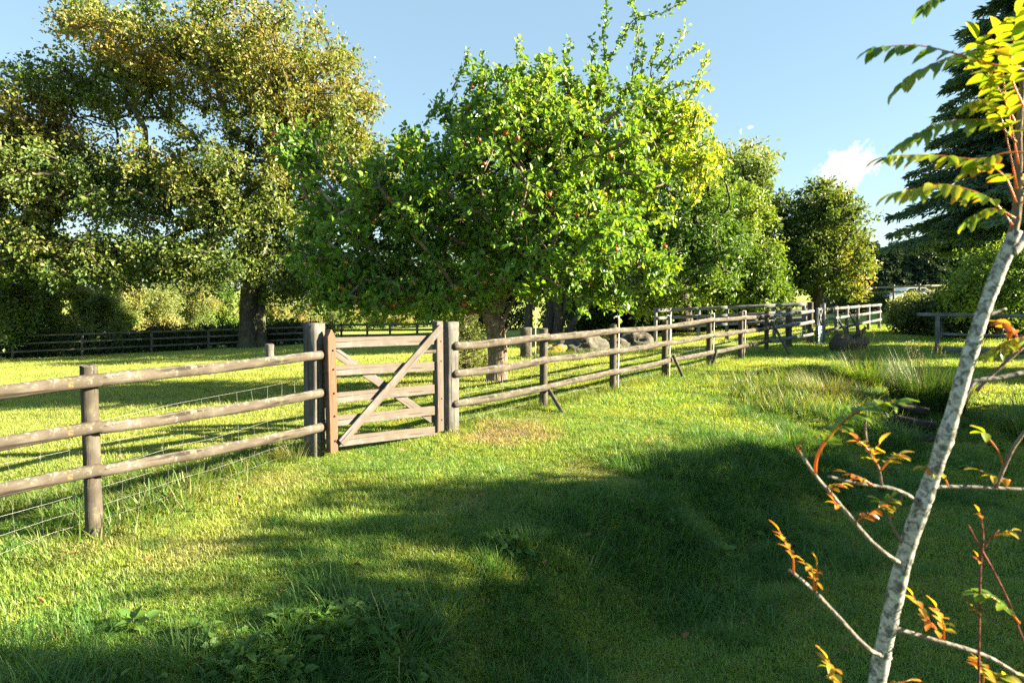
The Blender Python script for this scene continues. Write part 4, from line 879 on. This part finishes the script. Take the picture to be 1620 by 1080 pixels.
# ------------------------------------------------------------------ tall grass clumps, rough grass, weeds, fallen leaves
def clump(label, px, py, n, h, rad, mat, bend=.9, wd=.006, name='grass_clump', straw=.1, seed=0, heads=0, cat='grass clump'):
    r = np.random.default_rng(px * 7 + seed); g = G(px, py); a = r.uniform(0, 6.28, n); q = rad * np.sqrt(r.uniform(0, 1, n)) * .6
    P = np.stack([g[0] + np.cos(a) * q, g[1] + np.sin(a) * q, 0 * a], 1); P[:, 2] = height(P[:, 0], P[:, 1]) - .02; D = np.stack([np.cos(a + r.normal(0, .6, n)), np.sin(a + r.normal(0, .6, n)), 0 * a], 1)
    t = r.uniform(0, .78, n); t[r.uniform(0, 1, n) < straw] = 1; m = MB(); H = h * r.uniform(.5, 1.15, n)
    blades(m, P, D, H, wd * r.uniform(.6, 1.2, n), bend * r.uniform(.3, 1.5, n), t, 4)
    for k in range(heads):
        aa = r.uniform(0, 6.28); b0 = g + np.array([math.cos(aa), math.sin(aa), 0]) * rad * .5 * r.uniform(0, 1); dr = np.array([math.cos(aa), math.sin(aa), 0]) * r.uniform(.02, .18)
        Ht = h * r.uniform(1.0, 1.35); Pq = [b0, b0 + dr * .4 + [0, 0, Ht * .55], b0 + dr + [0, 0, Ht]]; sweep(m, smooth_path(Pq, 3), circ(.0025, 4), (.1, 1, 0), t=1)
        e = Pq[-1]; m2 = 16; leaves(m, e - (np.array([0, 0, 1]) * r.uniform(0, .14, m2)[:, None]) + r.normal(0, .006, (m2, 3)), r.normal(0, .5, (m2, 3)) + [0, 0, .8], r.normal(0, 1, (m2, 3)), .025, .006, np.ones(m2), hexa=False)
    tag(obj(name, m, mat, loc=g), label, cat)
clump('bright yellow-green grass clump in front of the dark log', 1368, 606, 1900, .55, .8, m_ygrass, 1.3, .010, straw=.1)
clump('pale straw grass clump left of the bright yellow-green one', 1308, 628, 1500, .42, .75, m_straw, 1.6, .009, straw=.3)
clump('tall dark rush clump with seed heads in front of the grey railing', 1464, 646, 2200, .72, .75, m_rush, .75, .008, straw=.04, heads=14)
clump('dark leafy tuft half hiding the rotting timbers', 1425, 700, 420, .3, .4, m_long, 1.5, .008, straw=.02)
clump('thin dry reeds standing before the dark log', 1352, 590, 60, .7, .22, m_straw, .25, .008, 'reed_clump', .9, heads=12, cat='reeds')
clump('second thin reed tuft right of the dry reeds', 1384, 582, 40, .55, .2, m_rush, .25, .007, 'reed_clump', .4, heads=6, cat='reeds')
for k, (px, py, n_, h_, lb) in enumerate(((560, 985, 200, .24, 'arching grass tuft beside the broad leaved weeds'), (700, 985, 220, .22, 'low shaggy grass tuft in the middle of the shaded bank'), (930, 905, 220, .24, 'shaggy grass tuft below the tip of the shadow'), (1080, 850, 240, .26, 'shaggy grass tuft left of the lowest sapling branch'), (1190, 770, 260, .28, 'shaggy grass tuft on the bank near the arched orange frond'), (300, 1050, 200, .2, 'soft grass tuft near the bottom left corner'), (1250, 700, 260, .3, 'shaggy tuft where the bank meets the straw clump'))):
    clump(lb, px, py, n_, h_, .26, m_long, 1.8, .006, straw=.03)
clump('light green grass tuft standing alone in the shaded lawn', 842, 868, 150, .2, .14, m_long, 1.5, .006)
clump('drooping dark grass tuft on the bank at the bottom of the view', 640, 1040, 420, .3, .28, m_long, 2.0, .006, straw=.02)
clump('long grass tuft at the foot of the nearest fence post', 105, 825, 260, .34, .28, m_ygrass, 1.5, .006)
clump('dry grass tuft at the foot of the left gate post', 462, 724, 130, .36, .25, m_straw, 1.4, .006)
clump('broad bladed green clump right of the leaning sapling', 1625, 690, 260, .55, .35, m_long, 1.3, .018)
r = np.random.default_rng(31)
def along(pxs, n, sd):
    W_ = np.array([G(a, b) for a, b in pxs]); k = r.uniform(0, len(W_) - 1.001, n); i = k.astype(int); f = (k - i)[:, None]; p = W_[i] * (1 - f) + W_[i + 1] * f + r.normal(0, sd, (n, 3)); p[:, 2] = height(p[:, 0], p[:, 1]); return p
TS = [tuft(80 + k, 14, .15, .07, .005, 1.8, .22, 3) for k in range(5)]
p = np.concatenate([along([(-200, 830), (148, 790), (497, 712)], 420, .13), along([(712, 680), (860, 642), (971, 615), (1054, 595), (1172, 568)], 380, .1), along([(1180, 600), (1250, 640), (1330, 650), (1400, 630)], 900, .45), along([(1270, 600), (1340, 600)], 500, .4), along([(380, 730), (300, 770), (120, 850)], 160, .2), along([(862, 566), (900, 566), (960, 564), (1030, 556)], 420, .16)])
scatter('rough_grass', 'unmown straw-tinged grass along the fence foot and the rough mound', p, r.uniform(.6, 1.3, len(p)) * np.where(np.arange(len(p)) >= 800, 1.5, 1), 41, TS, m_ygrass)
def rosette(seed):
    r = np.random.default_rng(seed); n = 11; a = r.uniform(0, 6.28, n); D = np.stack([np.cos(a), np.sin(a), r.uniform(.1, .9, n)], 1); m = MB()
    st = r.normal(0, .03, (n, 3)) * [1, 1, .3] + [0, 0, .03]; leaves(m, st + D * .03, D, np.stack([0 * a, 0 * a, 1 + 0 * a], 1) + r.normal(0, .3, (n, 3)), .085 * r.uniform(.6, 1.3, n), .06 * r.uniform(.7, 1.2, n), r.uniform(.1, .7, n), .3, .3); return m
m_weed = leafmat('weed_leaf', GRN((.025, .06, .014), (.05, .11, .022), (.09, .16, .03), (.16, .2, .04)), .3)
p = np.concatenate([along([(360, 1090), (450, 1030), (560, 1000), (600, 1060)], 75, .16), along([(600, 940), (1000, 850), (1250, 740), (1380, 690)], 34, .35), along([(40, 1060), (250, 1040)], 5, .3), along([(1420, 720), (1560, 640)], 25, .4)])
scatter('broadleaf_weeds', 'patches of broad leaved weeds along the bank', p, r.uniform(.35, .85, len(p)), 43, [rosette(k) for k in range(5)], m_weed, 'weeds')
m_fallen = leafmat('fallen_leaf', [(0, (.08, .04, .02)), (.5, (.13, .065, .03)), (1, (.2, .14, .06))], .1)
f0 = None
for px, py in ((1145, 945), (1232, 968), (1290, 600 + 340), (560, 905), (860, 905), (1060, 858), (690, 1010), (1180, 1000), (930, 860), (330, 1000), (110, 890), (1010, 960), (770, 960), (1330, 1040), (640, 720), (900, 700), (1120, 660), (380, 800), (520, 760), (230, 900), (1180, 620), (700, 860), (1000, 800), (820, 760), (450, 950), (1080, 1020), (960, 900), (1250, 880), (60, 960), (600, 640), (360, 700), (180, 740)):
    g = G(px, py)
    if f0 is None:
        m = MB(); leaves(m, np.array([[0, 0, .0]]), np.array([[1., 0, .2]]), np.array([[.2, .1, 1.]]), .048, .03, np.array([.4]), .5, .3); me = m.mesh('fallen_leaf'); me.materials.append(m_fallen); f0 = o = bpy.data.objects.new('fallen_leaf', me)
    else: o = f0.copy()
    C.objects.link(o); o.location = g + [0, 0, .05]; o.rotation_euler = (r.normal(0, .4), r.normal(0, .4), r.uniform(0, 6.28)); tag(o, 'small brown fallen leaf lying on the grass', 'leaf', 'fallen leaves on the grass')

# ------------------------------------------------------------------ young rowan in the foreground
m_rowbark, B = newmat('rowan_bark'); g_ = gcn(B)
v = B('ShaderNodeVectorMath', {0: g_, 1: (1.0, .9, .9)}, operation='MULTIPLY'); n1 = B.noise(v, 70, 5, .62, .7); n2 = B.noise(g_, 30, 4)
c = B.ramp(n1, [(.41, (.055, .055, .052)), (.47, (.17, .17, .165)), (.53, (.30, .30, .29)), (.66, (.41, .41, .39))]); c = B.mix(B.ramp(n2, [(.55, (0, 0, 0)), (.75, (.5, .5, .5))]), c, (.17, .17, .12))
bp = B('ShaderNodeBump', {'Height': n1, 'Strength': .35, 'Distance': .002}); finish(B, B('ShaderNodeBsdfPrincipled', {'Base Color': c.outputs[2], 'Roughness': .55, 'Normal': bp}))
m_twig = barkmat('rowan_twig', (.10, .07, .055), (.26, .20, .16), 60, .3, .3)
m_redtwig = barkmat('red_twig', (.08, .025, .02), (.24, .085, .06), 60, .3, .3)
m_rowleaf = leafmat('rowan_leaf', [(0, (.05, .12, .02)), (.3, (.11, .20, .02)), (.5, (.22, .29, .02)), (.62, (.34, .31, .025)), (.76, (.42, .22, .02)), (.9, (.38, .09, .02)), (1, (.2, .03, .02))], .5, .35, .5, (1.3, 1.2, .4), 1.1)
Yr = 1.2
def px3(pts, Y=Yr, dy=0.):
    out = []
    for k, p in enumerate(pts): out.append(at(p[0], p[1], Y + (p[2] if len(p) > 2 else 0) + dy * k / max(1, len(pts) - 1)))
    return np.array(out)
g = gz(.50, 1.2); rw = thing('rowan_tree', g, 'slender leaning rowan sapling with mottled grey bark and yellow-orange leaves in the foreground', 'tree')
tp = np.concatenate([[g - [0, 0, .1], g + [.03, 0, .25]], px3([(1338, 1330), (1385, 1085), (1412, 980), (1440, 855), (1465, 770), (1492, 690), (1520, 610), (1548, 530), (1572, 460), (1592, 405), (1606, 365)])])
P = smooth_path(tp, 12); wpx = [58, 52, 46, 43, 42, 40, 39, 38, 36, 34, 32, 33, 30]; rad = np.interp(np.linspace(0, 12, len(P)), np.arange(13), np.array(wpx) * .30 * Yr / F)
for zk in (.86, 1.02, 1.16, 1.2, 1.33, 1.5, 1.62): rad = rad * (1 + .09 * np.exp(-((P[:, 2] - zk) / .022) ** 2))
mm = MB(); rg = np.random.default_rng(4); P = P + np.stack([.006 * np.sin(P[:, 2] * 11), 0 * rad, 0 * rad], 1); sweep(mm, P, circ(1, 16), (.1, 1, .1), rad * (1 + .03 * rg.standard_normal(len(rad))), .012, rg)
P2 = px3([(1600, 380), (1609, 330), (1611, 270), (1612, 200), (1618, 120), (1622, 30), (1624, -80)]); ml = MB(); sweep(ml, smooth_path(P2, 4), circ(1, 10), (.1, 1, .1), np.linspace(.0085, .003, 25), .03, rg); obj('leader', ml, m_twig, rw)
P2 = px3([(1596, 398), (1612, 385), (1640, 360)]); sweep(mm, smooth_path(P2, 4), circ(1, 10), (.1, 1, .1), np.linspace(.014, .009, 9), .03, rg)
obj('trunk', mm, m_rowbark, rw)
def leaflet(m, p, d, n, L, W, t0, t1, curl=.25):
    d = nrm(d); s = nrm(np.cross(d, n)); n = np.cross(s, d); k = 7; q = np.linspace(0, 1, k); wd = W * .5 * np.sin(np.pi * np.clip(q * .93 + .07, 0, 1)) ** .8; wd[-1] = W * .02
    wd = wd * (1 + .10 * (np.arange(k) % 2)); ctr = p + d * (q * L)[:, None] - n * (curl * L * q ** 2)[:, None]; f = .35
    V = np.stack([ctr - s * wd[:, None] + n * (f * wd)[:, None], ctr, ctr + s * wd[:, None] + n * (f * wd)[:, None]], 1).reshape(-1, 3); i = np.arange(k - 1) * 3
    tt = t0 + (t1 - t0) * q[:-1] ** 1.5; m.add(V, np.concatenate([np.stack([i, i + 1, i + 4, i + 3], 1), np.stack([i + 1, i + 2, i + 5, i + 4], 1)]), None, np.concatenate([tt, tt]))
def frond(parent, pts, n=7, L=.032, W=.011, t0=.4, t1=.75, Y=Yr, start=.3, droop=.35, seed=0, stalk=m_redtwig, end=True, name='leaf_frond', rr=.0016, taper=.6, dy=0.):
    if seed < 40 or seed >= 60: L, W = L * 1.35, W * 1.45
    r = np.random.default_rng(seed + int(pts[0][0])); P = smooth_path(px3(pts, Y, dy), 5); N_ = len(P); m = MB(); T = nrm(np.gradient(P, axis=0)); view = nrm(P - CAM)
    for k in range(n):
        u = start + (1 - start) * k / n; i = u * (N_ - 1); a = int(i); f = i - a; p = P[a] * (1 - f) + P[min(a + 1, N_ - 1)] * f; tn = T[a]; S = nrm(np.cross(tn, [0, 0, 1.]) + 1e-6); s_ = 1 - taper * abs(u - .6) ** 1.3
        for sd in (-1, 1):
            d = tn * .55 + S * sd * .8 - np.array([0, 0, droop]) + r.normal(0, .16, 3); tv = np.clip(t0 + r.normal(0, .1), 0, 1)
            leaflet(m, p, d, np.array([0, 0, 1.]) + S * sd * .3 + r.normal(0, .2, 3), L * s_ * r.uniform(.85, 1.15), W * r.uniform(.85, 1.15), tv, np.clip(t1 + r.normal(0, .12), 0, 1), r.uniform(.05, .45))
    if end: leaflet(m, P[-1], T[-1] - np.array([0, 0, droop * .5]), np.array([0, 0, 1.]), L, W, t0, t1)
    o = obj(name, m, m_rowleaf, parent); m2 = MB(); sweep(m2, P, circ(rr, 5), (.1, .3, 1), np.linspace(1.2, .5, N_)); 
    o2 = m2.mesh('rachis', LOC[parent.name]); m.add
    # the stalk joins the same mesh as its leaflets
    bm_V = np.concatenate(m2.V); mt = MB(); 
    for Vv, in zip(m.V): pass
    tmp = MB(); 
    for Vv in m.V: tmp.V.append(Vv); tmp.A.append(np.zeros_like(Vv)); tmp.n += len(Vv)
    tmp.Fs = list(m.Fs); tmp.T = list(m.T); b_ = tmp.n
    for Vv, Aa in zip(m2.V, m2.A): tmp.V.append(Vv); tmp.A.append(Aa); tmp.n += len(Vv)
    for Ff, Tt in zip(m2.Fs, m2.T): tmp.Fs.append(Ff + b_); tmp.T.append(np.full(len(Ff), .84))
    me = tmp.mesh(name, LOC[parent.name]); me.materials.append(m_rowleaf); o.data = me; return o
m_rowbr = barkmat('rowan_branch', (.08, .075, .07), (.27, .255, .23), 45, .5, .3)
def branch(pts, r0, r1, mat=m_rowbr, dy=0., Y=Yr, parent=None, name='branch'):
    P = smooth_path(px3(pts, Y, dy), 5); n = len(P); s = np.linspace(r0, r1, n) * .68 * (1 + .12 * (rg.random(n) < .15)); m = MB(); sweep(m, P, circ(1, 8), (.1, 1, .1), s, .03, rg); return obj(name, m, mat, parent or rw)
b1 = branch([(1408, 1040), (1375, 1027), (1330, 980), (1289, 936), (1249, 901)], .0075, .0045, dy=-.1)
frond(b1, [(1256, 908), (1254, 880), (1243, 858), (1232, 838)], 4, .02, .006, .75, .95, Y=1.1, droop=.1, seed=1); frond(b1, [(1287, 932), (1286, 905), (1272, 888)], 3, .017, .006, .68, .85, Y=1.12, droop=.1, seed=2); frond(b1, [(1290, 936), (1293, 910), (1292, 892)], 2, .018, .005, .7, .85, Y=1.12, seed=3)
b2 = branch([(1432, 892), (1413, 884), (1380, 858), (1347, 820), (1318, 785), (1290, 752), (1264, 714)], .0075, .004, dy=-.1)
frond(b2, [(1290, 748), (1293, 722), (1312, 690), (1350, 655), (1392, 640), (1428, 634)], 13, .022, .012, .2, .45, Y=1.1, start=.35, droop=-.05, seed=4, rr=.0026); frond(b2, [(1352, 826), (1374, 812), (1392, 802)], 3, .016, .006, .8, .95, Y=1.15, seed=5); frond(b2, [(1315, 782), (1318, 768), (1334, 765)], 3, .014, .006, .6, .8, Y=1.12, seed=6)
frond(b2, [(1330, 800), (1322, 796), (1318, 790)], 2, .014, .005, .8, .95, Y=1.12, seed=7); frond(b2, [(1266, 716), (1262, 708), (1266, 700)], 2, .01, .004, .8, .95, Y=1.1, seed=8)
b3 = branch([(1452, 795), (1438, 784), (1410, 772), (1378, 767), (1345, 762), (1311, 753)], .0065, .0035, dy=-.06)
b3a = branch([(1395, 770), (1390, 740), (1375, 715), (1369, 680), (1371, 650)], .004, .0025, m_twig, parent=rw, dy=-.03, Y=1.17)
frond(b3a, [(1392, 745), (1410, 725), (1424, 718)], 4, .02, .008, .62, .78, Y=1.15, droop=.1, seed=9); frond(b3a, [(1378, 716), (1362, 700), (1350, 690)], 3, .018, .008, .68, .8, Y=1.15, droop=.1, seed=10); frond(b3a, [(1388, 735), (1382, 720), (1392, 700)], 3, .02, .008, .62, .75, Y=1.15, seed=11)
frond(b3, [(1380, 767), (1365, 757), (1340, 747)], 3, .02, .007, .72, .9, Y=1.16, droop=.1, seed=12)
b4 = branch([(1434, 880), (1424, 852), (1415, 838), (1408, 815), (1424, 795), (1427, 778)], .004, .0025, m_twig)
frond(b4, [(1408, 815), (1402, 800), (1390, 790)], 4, .018, .007, .55, .65, seed=13); frond(b4, [(1412, 818), (1404, 800), (1412, 785)], 4, .018, .008, .5, .62, seed=14)
b5 = branch([(1458, 773), (1480, 770), (1530, 770), (1580, 772), (1640, 775)], .0065, .005)
frond(b5, [(1500, 768), (1490, 748), (1475, 740), (1462, 738)], 3, .017, .007, .65, .8, seed=15)
b5a = branch([(1575, 770), (1590, 735), (1605, 705), (1630, 670)], .006, .004, m_twig)
frond(b5a, [(1588, 740), (1580, 715), (1562, 690), (1556, 683)], 1, .022, .012, .4, .7, start=.9, seed=16); frond(b5a, [(1598, 760), (1580, 755), (1545, 742)], 2, .018, .009, .6, .75, seed=17)
b6 = branch([(1400, 985), (1425, 996), (1480, 1012), (1555, 1035), (1600, 1060), (1650, 1095)], .008, .0055)
frond(b6, [(1492, 1015), (1480, 995), (1455, 960), (1443, 940)], 4, .024, .009, .66, .85, droop=.1, seed=18); frond(b6, [(1494, 1014), (1492, 985), (1480, 958)], 4, .022, .009, .66, .8, droop=.1, seed=19)
frond(b6, [(1555, 1085), (1556, 1060), (1548, 1045)], 4, .024, .009, .66, .8, seed=20); frond(b6, [(1560, 1090), (1580, 1070), (1605, 1066)], 3, .024, .010, .6, .72, seed=21)
b7 = branch([(1500, 690), (1531, 615), (1550, 602), (1580, 598), (1625, 588), (1660, 582)], .0085, .0065)
b7a = branch([(1545, 618), (1570, 592), (1600, 565), (1650, 520)], .0055, .0045, m_twig, Y=1.22)
frond(b7a, [(1610, 555), (1595, 545), (1575, 552), (1545, 566)], 6, .022, .010, .4, .6, start=.15, droop=.3, seed=22); frond(b7a, [(1612, 552), (1608, 530), (1598, 515), (1575, 508)], 3, .026, .009, .78, .92, start=.5, seed=23)
frond(b7a, [(1640, 530), (1610, 535), (1580, 548)], 5, .022, .009, .5, .7, seed=34)
branch([(1556, 500), (1575, 494), (1592, 488)], .006, .003)
frond(rw, [(1388, 1095), (1400, 1085), (1440, 1075)], 4, .02, .008, .72, .88, seed=24); frond(rw, [(1325, 1095), (1318, 1065), (1308, 1040)], 4, .024, .009, .68, .85, seed=25, Y=1.1)
for k, (pts, n, L, W, t0, t1, dr) in enumerate((([(1602, 356), (1578, 325), (1549, 306), (1494, 292), (1450, 298), (1412, 306)], 9, .036, .015, .50, .62, .55), ([(1640, 240), (1590, 242), (1550, 252), (1480, 246), (1425, 246), (1395, 250)], 9, .032, .014, .38, .66, .35),
    ([(1608, 225), (1580, 200), (1555, 190), (1500, 192), (1455, 210), (1420, 232)], 9, .032, .015, .33, .5, .5), ([(1622, 120), (1590, 85), (1560, 78), (1510, 88), (1455, 112), (1420, 140)], 8, .034, .015, .36, .5, .5),
    ([(1620, 110), (1560, 100), (1500, 82), (1450, 72), (1400, 74), (1380, 78)], 6, .032, .015, .05, .2, .3), ([(1530, -40), (1500, -20), (1478, -2), (1458, 14)], 4, .030, .013, .1, .3, .4),
    ([(1612, 260), (1600, 200), (1588, 130), (1580, 60)], 9, .040, .018, .52, .6, .2), ([(1614, 210), (1585, 150), (1560, 110), (1545, 60)], 8, .036, .018, .48, .6, .3), ([(1625, 180), (1600, 120), (1605, 60), (1612, 20)], 8, .042, .020, .52, .62, .2),
    ([(1608, 320), (1590, 280), (1560, 262), (1530, 272)], 6, .03, .014, .42, .8, .4), ([(1610, 300), (1585, 190), (1560, 160), (1535, 165)], 7, .03, .015, .45, .62, .35), ([(1608, 350), (1625, 300), (1640, 260)], 6, .034, .016, .5, .8, .2), ([(1606, 345), (1575, 330), (1545, 340), (1530, 350)], 5, .026, .012, .35, .55, .4))):
    frond(rw, pts, int(n * 1.25), L, W * 1.08, t0 - .05, t1 + .02, Y=1.12 + .03 * (k % 4), start=.28, droop=dr, seed=40 + k, rr=.0014)
# thin red shoots beside the sapling
g = gz(.83, 1.1); rs = thing('red_shoot', g, 'thin red leafless shoots standing right of the leaning sapling', 'plant')
Ys = 1.1
branch([(1546, 1180), (1548, 1080), (1549, 1000), (1551, 900), (1555, 850), (1551, 815)], .0036, .0024, m_redtwig, Y=Ys, parent=rs, name='stem'); s2 = branch([(1552, 868), (1570, 900), (1595, 950), (1622, 1020), (1660, 1110)], .003, .0024, m_redtwig, Y=Ys, parent=rs, name='stem'); branch([(1552, 866), (1542, 850), (1532, 830)], .0024, .002, m_redtwig, Y=Ys, parent=rs, name='stem'); branch([(1556, 868), (1568, 850), (1580, 838)], .002, .0016, m_redtwig, Y=Ys, parent=rs, name='stem')
mm = MB(); sweep(mm, [g - [0, 0, .05], g + [.01, 0, .3], at(1546, 1180, Ys)], circ(.0045, 7), (0, 1, 0)); obj('stem', mm, m_redtwig, rs)
frond(rs, [(1572, 848), (1590, 842), (1602, 838)], 3, .012, .006, .6, .75, Y=Ys, seed=60); frond(rs, [(1612, 985), (1590, 960), (1565, 942), (1545, 938)], 7, .02, .010, .2, .5, Y=Ys, seed=61, droop=.1, rr=.0025)
for a in ([(1549, 890), (1546, 880)], [(1548, 970), (1538, 958)], [(1551, 818), (1548, 808)]): frond(rs, [a[0], ((a[0][0] + a[1][0]) / 2, (a[0][1] + a[1][1]) / 2), a[1]], 1, .012, .005, .72, .85, Y=Ys, seed=62)
